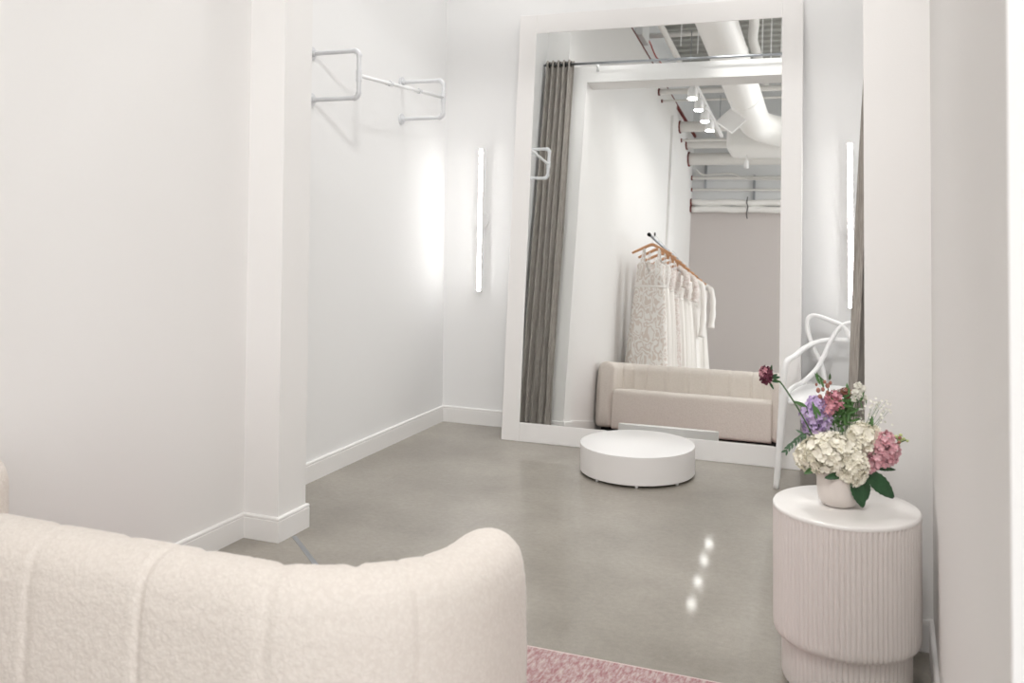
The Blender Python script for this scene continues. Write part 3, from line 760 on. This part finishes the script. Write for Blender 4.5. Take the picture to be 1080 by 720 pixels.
# leaves: three big ones over the rim, a small dark one, one left
def bigleaf(lab, a, b, w, da, db, m='leaf', curl=0.18):
    f = flower('green_leaf', lab, cat='leaf'); bm = bmesh.new(); leafblade(bm, FP(*a, da), FP(*b, db), w, -DV+Vector((0, 0, 0.35)), curl, 14, 5, 0.05)
    o = obj('blade', bm, m, f); md = o.modifiers.new('s', 'SOLIDIFY'); md.thickness = 0.0006
    stem(f, [ROOT((a[0]-885)*0.0012, da*0.5), FP(*a, da)], 0.0014)
bigleaf('large dark green leaf hanging down over the front of the vase', (893, 499), (903, 528), 0.050, -0.052, -0.075)
bigleaf('narrow dark green leaf hanging beside the vase front', (905, 497), (909, 522), 0.030, -0.045, -0.06)
bigleaf('broad green leaf reaching right from the vase rim', (909, 495), (938, 521), 0.056, -0.03, -0.045, 'leaf', 0.05)
bigleaf('small dark pointed leaf sticking out right under the pink flowers', (918, 492), (945, 494), 0.016, -0.02, -0.02)
bigleaf('small green leaf poking out left under the white blooms', (862, 491), (846, 498), 0.020, -0.02, -0.03, 'leaf_light')
bigleaf('dark leaf tucked under the white blooms at the rim', (864, 500), (888, 494), 0.022, -0.055, -0.062)
bigleaf('small green leaf standing up at the right behind the pink flowers', (918, 455), (922, 440), 0.016, 0.0, 0.0, 'leaf_light')
bigleaf('green leaf tip beside the lilac flower on the left', (852, 431), (839, 425), 0.012, 0.01, 0.01, 'leaf_light')
# eucalyptus-like sprig at the left
f = flower('leafy_sprig', 'slim grey green leafy sprig dipping to the left', cat='foliage')
stem(f, [ROOT(-0.03, 0), FP(856, 462, 0.0), FP(846, 461, 0.0), FP(838, 467, 0.0), (FP(829, 477, 0.0))], 0.0012)
bm = bmesh.new()
for (x, y) in ((847, 460), (843, 463), (840, 466), (836, 469), (833, 472), (830, 476), (850, 459)):
    leafblade(bm, FP(x, y, 0), FP(x-6, y+2.5, -0.004), 0.009, -DV, n=5, m=2); leafblade(bm, FP(x, y, 0), FP(x-1, y+6, -0.004), 0.008, -DV, n=5, m=2)
leafblade(bm, FP(849, 460, 0), FP(840, 455, 0), 0.008, -DV, n=5, m=2)
obj('leaves', bm, 'leaf_grey', f)

# ------------------------------------------------------------------ gown rail, hangers, gowns (main room, behind the sofa)
GX, GZ = -2.20, 1.968
t = thing('gown_rail', 'dark metal clothes rail carrying the row of white gowns', 'clothes rail', (GX, 0, GZ))
bm = bmesh.new(); tube(bm, [(0, -1.75, 0), (0, 1.30, 0)], 0.0125, 14); obj('rail', bm, 'steel', t)
bm = bmesh.new(); tube(bm, [(0, 1.29, 0), (0, 1.325, 0)], 0.019, 16); obj('end_cap', bm, 'black', t)
for y in (-0.27, -1.28):
    bm = bmesh.new(); tube(bm, [(XO-GX+0.003, y, 0.30), (0, y, 0.008)], 0.0035, 8); a = obj('support_stay', bm, 'white_plastic', t)
    bm = bmesh.new(); tube(bm, [(XO-GX, y, 0.30), (XO-GX+0.012, y, 0.30)], 0.022, 16); obj('flange', bm, 'dark_metal', a)
# one hanger, then copies
H0 = thing('clothes_hanger', '', 'hanger', (GX, 1.1, GZ), 0, 'wooden hangers on the gown rail')
bm = bmesh.new()
P = smooth_pts([(-0.205, 0, -0.165), (-0.12, 0, -0.125), (-0.03, 0, -0.082), (0, 0, -0.075), (0.03, 0, -0.082), (0.12, 0, -0.125), (0.205, 0, -0.165)], 6)
tube(bm, P, [0.009+0.004*math.sin(PI*k/(len(P)-1)) for k in range(len(P))], 10, flat=1.3); obj('shoulders', bm, 'wood', H0)
bm = bmesh.new(); P = [(0, 0, -0.072), (0, 0, -0.03)]+[(0.0175*math.cos(a), 0, 0.0175*math.sin(a)) for a in [-PI/2+0.3+k*0.35 for k in range(13)]]
tube(bm, P, 0.0022, 8); obj('hook', bm, 'steel', H0)

def gown(y, x, top, waist, hem, wb, ww, wh, depth, material, label, vdepth=0.14, sleeves=0, folds=7, amp=0.016, seed=1, skirt_m=None):
    """a gown on a hanger facing +Y. top/waist/hem are heights; wb, ww, wh half-widths at bust, waist, hem"""
    rnd = random.Random(seed)
    t = thing('bridal_gown', label, 'gown', (x, y, 0), rnd.uniform(-0.03, 0.03), 'white gowns on the rail')
    NA = 96; ph = [rnd.uniform(0, 6.28) for _ in range(4)]
    def ring(bm, z, w, d, fo, front_drop=None):
        r = []
        for k in range(NA):
            a = 2*PI*k/NA; f_ = 1+fo*(0.6*math.sin(folds*a+ph[0])+0.4*math.sin((folds*2+1)*a+ph[1]))
            zz = z
            if front_drop is not None: zz = front_drop(math.cos(a), math.sin(a), z)
            r.append(bm.verts.new((w*math.cos(a)*f_, d*math.sin(a)*f_, zz)))
        return r
    def skin(bm, rings):
        for r0, r1 in zip(rings, rings[1:]):
            for k in range(NA): bm.faces.new((r0[k], r0[(k+1) % NA], r1[(k+1) % NA], r1[k]))
    # bodice with a V neck and cupped bust
    bm = bmesh.new(); rings = []
    for j in range(15):
        u = j/14; z = waist+(top-waist)*u
        w = ww+(wb-ww)*math.sin(PI/2*min(1, u*1.25)); d = depth*(0.62+0.38*math.sin(PI*min(1, u*0.85)))
        def drop(c, s, z, u=u):
            if u < 0.5: return z
            k = (u-0.5)/0.5; return z-k*(vdepth*(max(0, 1-abs(c)*2.4)) + 0.06*max(0, abs(c)-0.55)*1.5)
        rings.append(ring(bm, z, w, d, 0.0, drop))
    skin(bm, rings); o = obj('bodice', bm, material, t)
    md = o.modifiers.new('s', 'SOLIDIFY'); md.thickness = 0.004
    # straps
    for s in (-1, 1):
        bm = bmesh.new(); xb = s*wb*0.62
        P = smooth_pts([(xb, depth*0.72, top-0.03), (s*(abs(xb)*0.92), depth*0.45, top+0.05), (s*(abs(xb)*0.85), 0, GZ-0.10-0.012*abs(xb)/0.1), (s*abs(xb)*0.92, -depth*0.45, top+0.05), (xb, -depth*0.7, top-0.03)], 6)
        tube(bm, P, 0.010 if not sleeves else 0.016, 8, flat=0.35); obj('strap', bm, material, t)
    bm = bmesh.new(); rings = [ring(bm, waist+0.012, ww*1.02, depth*0.66, 0), ring(bm, waist-0.014, ww*1.03, depth*0.68, 0)]; skin(bm, rings)
    o = obj('waistband', bm, 'satin', t); md = o.modifiers.new('s', 'SOLIDIFY'); md.thickness = 0.003
    # skirt
    bm = bmesh.new(); rings = []
    for j in range(41):
        u = j/40; z = waist-(waist-hem)*u
        e = u**0.8; w = ww+(wh-ww)*e; d = depth*0.66+(min(wh*0.55, 0.135)-depth*0.66)*e
        rings.append(ring(bm, z, w, d, amp/0.12*u**0.8*0.6))
    skin(bm, rings); o = obj('skirt', bm, skirt_m or material, t); md = o.modifiers.new('s', 'SOLIDIFY'); md.thickness = 0.004
    if sleeves:
        for s in (-1, 1):
            bm = bmesh.new(); L = sleeves
            P = smooth_pts([(s*wb*0.8, 0, top+0.03), (s*(wb+0.05), 0.01, top-0.04), (s*(wb+0.075), 0.02, top-0.04-L*0.5), (s*(wb+0.06), 0.02, top-0.04-L)], 7)
            tube(bm, P, [0.035+0.012*math.sin(9*k/len(P)*PI) *0.4+ (0.012 if L > 0.4 else 0.02)*k/len(P) for k in range(len(P))], 12, flat=0.8); obj('sleeve', bm, material, t)
    return t
rows = [
 (1.15, 1.72, 1.46, 0.20, 0.145, 0.155, 0.245, 0.10, 'lace_a', 'ivory scroll lace gown with a V neck, nearest the mirror on the rail', 0.15, 0, 7, 0.010, None),
 (0.88, 1.75, 1.50, 0.20, 0.150, 0.135, 0.235, 0.10, 'lace_c', 'fine lace sleeveless gown hanging second from the mirror end', 0.10, 0, 9, 0.02, 'veil'),
 (0.605, 1.74, 1.49, 0.18, 0.155, 0.138, 0.235, 0.10, 'lace_b', 'soft pleated gown with a floral lace top, third from the mirror end', 0.10, 0, 9, 0.02, 'veil'),
 (0.345, 1.76, 1.48, 0.18, 0.158, 0.140, 0.235, 0.10, 'lace_b', 'blush lined floral lace gown with short sleeves, fourth from the mirror end', 0.12, 0.16, 8, 0.018, None),
 (0.08, 1.76, 1.47, 0.18, 0.155, 0.140, 0.24, 0.10, 'lace_c', 'ivory beaded gown hanging fifth from the mirror end', 0.10, 0, 10, 0.022, 'veil'),
 (-0.20, 1.77, 1.50, 0.20, 0.160, 0.140, 0.24, 0.10, 'lace_b', 'floral lace gown with elbow sleeves, sixth from the mirror end', 0.10, 0.25, 9, 0.02, 'veil'),
 (-0.48, 1.77, 1.49, 0.20, 0.162, 0.140, 0.24, 0.10, 'veil', 'plain ivory tulle gown hanging fourth from the far end', 0.10, 0, 9, 0.02, None),
 (-0.77, 1.77, 1.48, 0.20, 0.165, 0.140, 0.245, 0.10, 'satin', 'ivory gown with long plain sleeves, third from the far end', 0.10, 0.60, 8, 0.022, None),
 (-1.07, 1.78, 1.50, 0.20, 0.168, 0.140, 0.24, 0.10, 'lace_c', 'tulle skirted gown hanging second from the far end', 0.10, 0, 11, 0.024, 'veil'),
 (-1.40, 1.80, 1.50, 0.20, 0.178, 0.145, 0.262, 0.11, 'satin', 'ivory long sleeved gown with a full tulle skirt at the far end', 0.08, 0.46, 12, 0.026, 'veil'),
]
for i, (y, top, wa, hem, wb, ww, wh, dp, mt, lab, vd, sl, fo, am, sk) in enumerate(rows):
    g_ = gown(y, GX, top, wa, hem, wb, ww, wh, dp, mt, lab, vd, sl, fo, am, 20+i, M[sk] if sk else None)
    if i == 1:   # its tulle train spreads out on the wall side
        bm = bmesh.new(); rws = []
        for j in range(31):
            w = j/30; z = 1.25-1.0*w; rw = []
            for k in range(49):
                u = k/48; xx = -0.13-(0.02+0.13*w**0.7)*u
                rw.append(bm.verts.new((xx, 0.03+0.016*math.sin(2*PI*4*u+0.6*w)*(0.4+w), z-0.10*u*(1-w))))
            rws.append(rw)
        for r0, r1 in zip(rws, rws[1:]):
            for k in range(48): bm.faces.new((r0[k], r0[k+1], r1[k+1], r1[k]))
        o = obj('train', bm, 'veil', g_); md = o.modifiers.new('s', 'SOLIDIFY'); md.thickness = 0.003
ords = ['nearest the mirror', 'second from the mirror end', 'third from the mirror end', 'fourth from the mirror end', 'fifth from the mirror end', 'sixth from the mirror end', 'fourth from the far end', 'third from the far end', 'second from the far end', 'at the far end']
for i, r in enumerate(rows):
    if i == 0: h = H0
    else:
        h = H0.copy(); col.objects.link(h)
        for ch in H0.children:
            c = ch.copy(); col.objects.link(c); c.parent = h
    h.location = (GX, r[0], GZ); h.rotation_euler = (0, 0, 0.12*math.sin(i*2.3))
    h['label'] = 'tan wooden clothes hanger holding the gown ' + ords[i]
# ------------------------------------------------------------------ ceiling services seen in the mirror
t = thing('round_air_duct', 'fat round white air duct running overhead into a cross duct', 'air duct', (-1.40, 0, 3.70))
bm = bmesh.new()
P = [(0, 5.2, 0), (0, 3.0, 0), (0, 1.0, 0), (0, -0.35, 0)]+[(0.42-0.42*math.cos(a), -0.4-0.42*math.sin(a), -0.03*a) for a in [PI/2*k/9 for k in range(1, 10)]]+[(0.6, -0.85, -0.05)]
tube(bm, P, 0.183, 40); autosmooth(obj('main_run', bm, 'duct', t), 50)
for y in (4.0, 3.0, 1.75, 0.55):
    bm = bmesh.new(); tube(bm, [(0, y-0.012, 0), (0, y+0.012, 0)], 0.188, 40); autosmooth(obj('seam_band', bm, 'duct', t))
bm = bmesh.new(); box(bm, -0.39, 3.2, -1.36, -0.90, -0.23, 0.21, 0.08, 4); autosmooth(obj('cross_run', bm, 'duct', t), 40)
# long thin runs along the room
def run(name, label, pts, r, m='pipe_paint', cat='pipe', group=None, n=14, rings=()):
    b = Vector(pts[0]); t = thing(name, label, cat, tuple(b), 0, group)
    bm = bmesh.new(); tube(bm, [tuple(Vector(p)-b) for p in pts], r, n); o = obj('pipe_run', bm, m, t); autosmooth(o, 50)
    for p in rings:
        q = Vector(p)-b; bm = bmesh.new(); tube(bm, [tuple(q), tuple(q+Vector((0.018, 0, 0)))], r*1.14+0.006, 18); obj('firestop_ring', bm, 'firestop', t)
    return t
run('overhead_pipe', 'white pipe running lengthways beside the fat round duct', [(-2.17, 5.2, 4.2), (-2.17, -2.7, 4.2)], 0.033)
XWp = XO+0.001
specs = [ # y, z, r, label
 (-0.10, 3.985, 0.034, 'thick white crosswise pipe nearest the mirror, above the gowns'),
 (-0.28, 3.93, 0.013, 'thin white conduit just below the nearest crosswise pipe'),
 (-1.66, 4.02, 0.072, 'fat grey white crosswise pipe below the track lamps'),
 (-1.80, 3.87, 0.018, 'thin pipe between the two fat crosswise pipes'),
 (-2.20, 3.93, 0.064, 'second fat crosswise pipe, partly behind the cross duct'),
 (-2.42, 3.77, 0.088, 'fattest crosswise pipe, running below the cross duct'),
 (-2.71, 3.565, 0.026, 'upper slim pipe across the far wall'),
 (-2.735, 3.395, 0.018, 'lower slim pipe across the far wall'),
]
for y, z, r, lab in specs:
    xw = XO-0.035 if y < -1.25 else XO
    run('wall_pipe', lab, [(xw, y, z), (-0.3 if y < -2.3 else 2.5, y, z)], r, rings=[(xw, y, z)], group='pipes crossing the room overhead')
# rolled fabric-wrapped pipes low on the far wall with a clamp
t = thing('wrapped_pipes', 'pair of white wrapped pipes along the far wall, lowest of all', 'pipe', (XO-0.035, -2.73, 3.16))
for z in (0.045, -0.05):
    bm = bmesh.new(); P = [(0.0+0.1*k, 0.004*math.sin(k*1.7), z+0.006*math.sin(k*1.1+z*40)) for k in range(23)]; tube(bm, P, 0.046, 16); obj('pipe_run', bm, 'duct', t)
    bm = bmesh.new(); tube(bm, [(0, 0, z), (0.02, 0, z)], 0.056, 16); obj('firestop_ring', bm, 'firestop', t)
bm = bmesh.new(); tube(bm, [(0.81, 0.05, 0.12), (0.80, 0.055, 0.03), (0.82, 0.055, -0.02), (0.80, 0.05, -0.12), (0.81, 0.03, -0.19)], 0.007, 8); obj('tie', bm, 'dark_metal', t)
for x, z0, z1, lab in ((-2.335, 3.42, 3.92, 'dark metal hanging strut on the left of the far wall'), (-1.645, 3.24, 3.62, 'grey metal strut on the right of the far wall')):
    bm = bmesh.new(); box(bm, x-0.015, x+0.015, -2.80, -2.765, z0, z1); tag(obj('pipe_strut', bm, 'steel', None, False), lab, 'strut', 'struts on the far wall')
bm = bmesh.new(); tube(bm, smooth_pts([(-2.44, -2.6, 3.66), (-2.36, -2.65, 3.60), (-2.2, -2.68, 3.61), (-1.95, -2.68, 3.62), (-1.80, -2.68, 3.56), (-1.65, -2.68, 3.535), (-1.0, -2.68, 3.53), (-0.3, -2.68, 3.53)], 5), 0.012, 8)
tag(obj('flexible_conduit', bm, 'pipe_paint'), 'snaking thin conduit under the fattest crosswise pipe', 'conduit')
bm = bmesh.new(); lathe(bm, [(0, 3.30), (0.026, 3.30), (0.028, 3.32), (0.028, 3.38), (0.02, 3.40), (0.006, 3.41), (0.006, 3.472), (0, 3.472)], 20, (-1.56, -1.15, 0)); tag(obj('sensor', bm, 'white_plastic'), 'small white cylinder hanging below the cross duct', 'sensor')
# cross beam, hanger rods, small flexible duct, electric box, red cable
bm = bmesh.new(); tube(bm, [(-2.555, 0.3, 4.55), (-1.7, 0.3, 4.55)], 0.03, 12); tag(obj('cross_pipe', bm, 'pipe_paint'), 'short white pipe crossing high between the wall and the round duct', 'pipe')
for x, y, zlo, lab in ((-2.07, 0.8, 4.20, 'thin white hanger rod left of the round duct, farther left'), (-1.88, 0.8, 4.1, 'thin white hanger rod close beside the round duct on its left'), (-1.188, 0.8, 3.98, 'first thin white hanger rod right of the round duct'), (-1.095, 0.8, 3.98, 'second thin white hanger rod right of the round duct'), (-0.985, 0.85, 3.98, 'outermost thin white hanger rod right of the round duct')):
    bm = bmesh.new(); tube(bm, [(x, y, zlo), (x, y, ZD)], 0.006, 8); tag(obj('hanger_rod', bm, 'white_plastic'), lab, 'rod', 'hanger rods from the ceiling')
bm = bmesh.new(); tube(bm, smooth_pts([(-1.24, 1.6, 4.45), (-1.27, 0.9, 4.42), (-1.33, 0.45, 4.38), (-1.34, -0.1, 4.40), (-1.36, -1.2, 4.45)], 6), 0.055, 16)
tag(obj('flexible_duct', bm, 'pipe_paint'), 'slim bent grey white duct to the right of the fat round duct', 'air duct')
bm = bmesh.new(); box(bm, XO-0.062, XO+0.02, 0.62, 0.95, 4.30, 4.52, 0.006, 1); tag(obj('electric_box', bm, 'white_plastic', None, False), 'pale square electric box high on the left wall', 'box')
bm = bmesh.new(); tube(bm, smooth_pts([(XO-0.05, 0.62, 4.46), (XO-0.045, 0.3, 4.47), (XO-0.045, 0.0, 4.43), (XO-0.045, -0.5, 4.46), (XO-0.05, -1.2, 4.45)], 6), 0.007, 8)
tag(obj('red_cable', bm, 'red'), 'thin red cable running along the high left wall', 'cable')
# tilted square access panel hung before the duct elbow
t = thing('square_panel', 'pale square panel hanging tilted on a wire below the round duct', 'panel', (-1.50, 0.75, 3.33))
bm = bmesh.new(); box(bm, -0.115, 0.115, -0.008, 0.008, -0.115, 0.115, 0.006, 1)
o = obj('board', bm, 'white_gloss', t, False); o.rotation_euler = (math.radians(20), math.radians(38), 0.1)
bm = bmesh.new(); tube(bm, [(0.0, 0, 0.13), (0.0, 0, 0.25)], 0.004, 8); obj('wire', bm, 'white_plastic', t)
# track lamps
TXX, TZ = -1.765, 3.30
t = thing('lamp_track', 'white ceiling track that carries four spot lamps', 'lamp track', (TXX, 0, 3.50))
bm = bmesh.new(); box(bm, -0.018, 0.018, -0.4, 2.0, -0.012, 0.012); obj('rail', bm, 'white_plastic', t, False)
for y in (-0.2, 1.8):
    bm = bmesh.new(); tube(bm, [(0, y, 0.012), (0, y, 0.45)], 0.004, 8); obj('suspension_wire', bm, 'steel', t)
LY = [1.62, 1.24, 0.84, 0.50]
ordn = ['nearest the mirror', 'second from the mirror', 'third from the mirror', 'farthest from the mirror']
aims = [(0.55, 0.35), (0.15, 0.55), (-0.45, 0.1), (0.05, -0.35)]
for i, y in enumerate(LY):
    t = thing('spot_lamp', 'round white track spot lamp, ' + ordn[i], 'lamp', (TXX, y, TZ), 0, 'spot lamps on the ceiling track')
    bm = bmesh.new(); lathe(bm, [(0, 0.13), (0.02, 0.13), (0.043, 0.105), (0.05, 0.03), (0.05, 0.0), (0.046, 0.0), (0.046, 0.004)], 28); autosmooth(obj('lamp_head', bm, 'white_plastic', t), 50)
    bm = bmesh.new(); lathe(bm, [(0, 0.003), (0.045, 0.003), (0.045, 0.0), (0, 0.0)], 28); obj('lens', bm, 'spot', t)
    bm = bmesh.new(); tube(bm, [(0, 0, 0.125), (0, 0, 0.19)], 0.008, 10); obj('lamp_stem', bm, 'white_plastic', t)

# ------------------------------------------------------------------ light
w = bpy.data.worlds.new('daylight'); sc.world = w; w.use_nodes = True
bg = w.node_tree.nodes['Background']; bg.inputs[0].default_value = (0.97, 0.985, 1.0, 1); bg.inputs[1].default_value = 1.6
def area(name, loc, rot, sx, sy, power, color):
    l = bpy.data.lights.new(name, 'AREA'); l.shape = 'RECTANGLE'; l.size = sx; l.size_y = sy; l.energy = power; l.color = color
    o = bpy.data.objects.new(name, l); col.objects.link(o); o.location = loc; o.rotation_euler = rot; return o
def spot(name, loc, target, power, size=80, color=(1, 0.95, 0.9), blend=0.8, rad=0.05):
    l = bpy.data.lights.new(name, 'SPOT'); l.energy = power; l.spot_size = math.radians(size); l.spot_blend = blend; l.color = color; l.shadow_soft_size = rad
    o = bpy.data.objects.new(name, l); col.objects.link(o); o.location = loc
    o.rotation_euler = (Vector(target)-Vector(loc)).to_track_quat('-Z', 'Y').to_euler(); return o
# added area lights at the unseen windows, standing in for daylight
area('added_far_window_fill', (2.0, YFAR-0.15, 1.8), (PI/2, 0, 0), 4.3, 3.0, 45, (0.98, 0.99, 1.0))
area('added_side_window_fill', (XE+0.18, -1.0, 1.8), (0, PI/2, 0), 3.0, 3.4, 85, (0.98, 0.99, 1.0))
# the four track spots
for y, tg, pw in zip(LY, ((-2.48, 0.6, 1.3), (-2.48, 1.3, 1.4), (-2.45, -0.4, 1.5), (-2.2, -1.2, 1.4)), (3, 3, 3, 3)):
    spot('track_spot_light', (TXX, y, TZ-0.03), tg, pw, 70)
# added fill lights without fixtures, for the fitting room, table and shop
f_ = area('added_fitting_room_fill', (-1.3, 4.4, 4.85), (0, 0, 0), 1.5, 1.2, 28, (1.0, 0.985, 0.965)); f_.data.spread = math.radians(95)  # added overhead fill, no lamp hangs here
spot('added_sofa_front_fill', (-1.2, 4.95, 4.4), (-1.6, 2.0, 0.2), 190, 58, (1.0, 0.985, 0.965), 1.0, 0.15)  # added to brighten the sofa front seen in the mirror
spot('added_table_fill', (-0.45, 1.0, 3.8), (-0.13, 2.95, 0.3), 30, 44, (1.0, 0.985, 0.965), 1.0, 0.2)  # added to lift the table and flowers
a_ = area('added_front_fill', (-0.12, 0.45, 3.7), (0, 0, 0), 0.7, 0.7, 12, (1.0, 0.98, 0.96)); a_.rotation_euler = (Vector((-1.5, 4.6, 0.7))-a_.location).to_track_quat('-Z', 'Y').to_euler()  # added fill thrown from the camera side into the fitting room
spot('added_low_wall_fill', (-0.12, 0.40, 3.75), (-1.85, 5.1, 0.3), 205, 66, (1.0, 0.985, 0.965), 1.0, 0.16)  # unseen spot added to lift the lower fitting room walls
area('added_shop_fill', (1.5, -0.7, 4.7), (0, 0, 0), 2.2, 2.4, 70, (1.0, 0.96, 0.92))  # added soft fill, placed outside the mirror's view

# ------------------------------------------------------------------ camera
FPX, CY_, H = 989.84, 191.88, 1.35
yaw, pit, rol = 0.3851697185, 0.0313017783, 0.0079136948
cy, sy = math.cos(yaw), math.sin(yaw); cp, sp = math.cos(pit), math.sin(pit); cr, sr = math.cos(rol), math.sin(rol)
R1 = Matrix(((cy, sy, 0), (-sy, cy, 0), (0, 0, 1))); R1 = Matrix(((cy, sy, 0), (-sy, cy, 0), (0, 0, 1)))
R2 = Matrix(((1, 0, 0), (0, cp, sp), (0, -sp, cp))); A = Matrix(((1, 0, 0), (0, 0, -1), (0, 1, 0))); R3 = Matrix(((cr, -sr, 0), (sr, cr, 0), (0, 0, 1)))
R = R3 @ A @ R2 @ R1
cam = bpy.data.cameras.new('camera'); co = bpy.data.objects.new('camera', cam); col.objects.link(co)
right, up, back_ = Vector(R[0]), -Vector(R[1]), -Vector(R[2])
m4 = Matrix(((right.x, up.x, back_.x, 0), (right.y, up.y, back_.y, 0), (right.z, up.z, back_.z, H), (0, 0, 0, 1)))
co.matrix_world = m4
cam.sensor_width = 36; cam.lens = FPX*36/1080; cam.shift_x = 0; cam.shift_y = -(360-CY_)/1080
cam.clip_start = 0.05; cam.dof.use_dof = True; cam.dof.focus_distance = 4.0; cam.dof.aperture_fstop = 4.5
sc.camera = co
sc.view_settings.view_transform = 'Standard'; sc.view_settings.look = 'None'; sc.view_settings.gamma = 1; sc.view_settings.use_curve_mapping = False
sc.view_settings.exposure = 0.14
sc.cycles.max_bounces = 12; sc.cycles.diffuse_bounces = 6; sc.cycles.glossy_bounces = 6
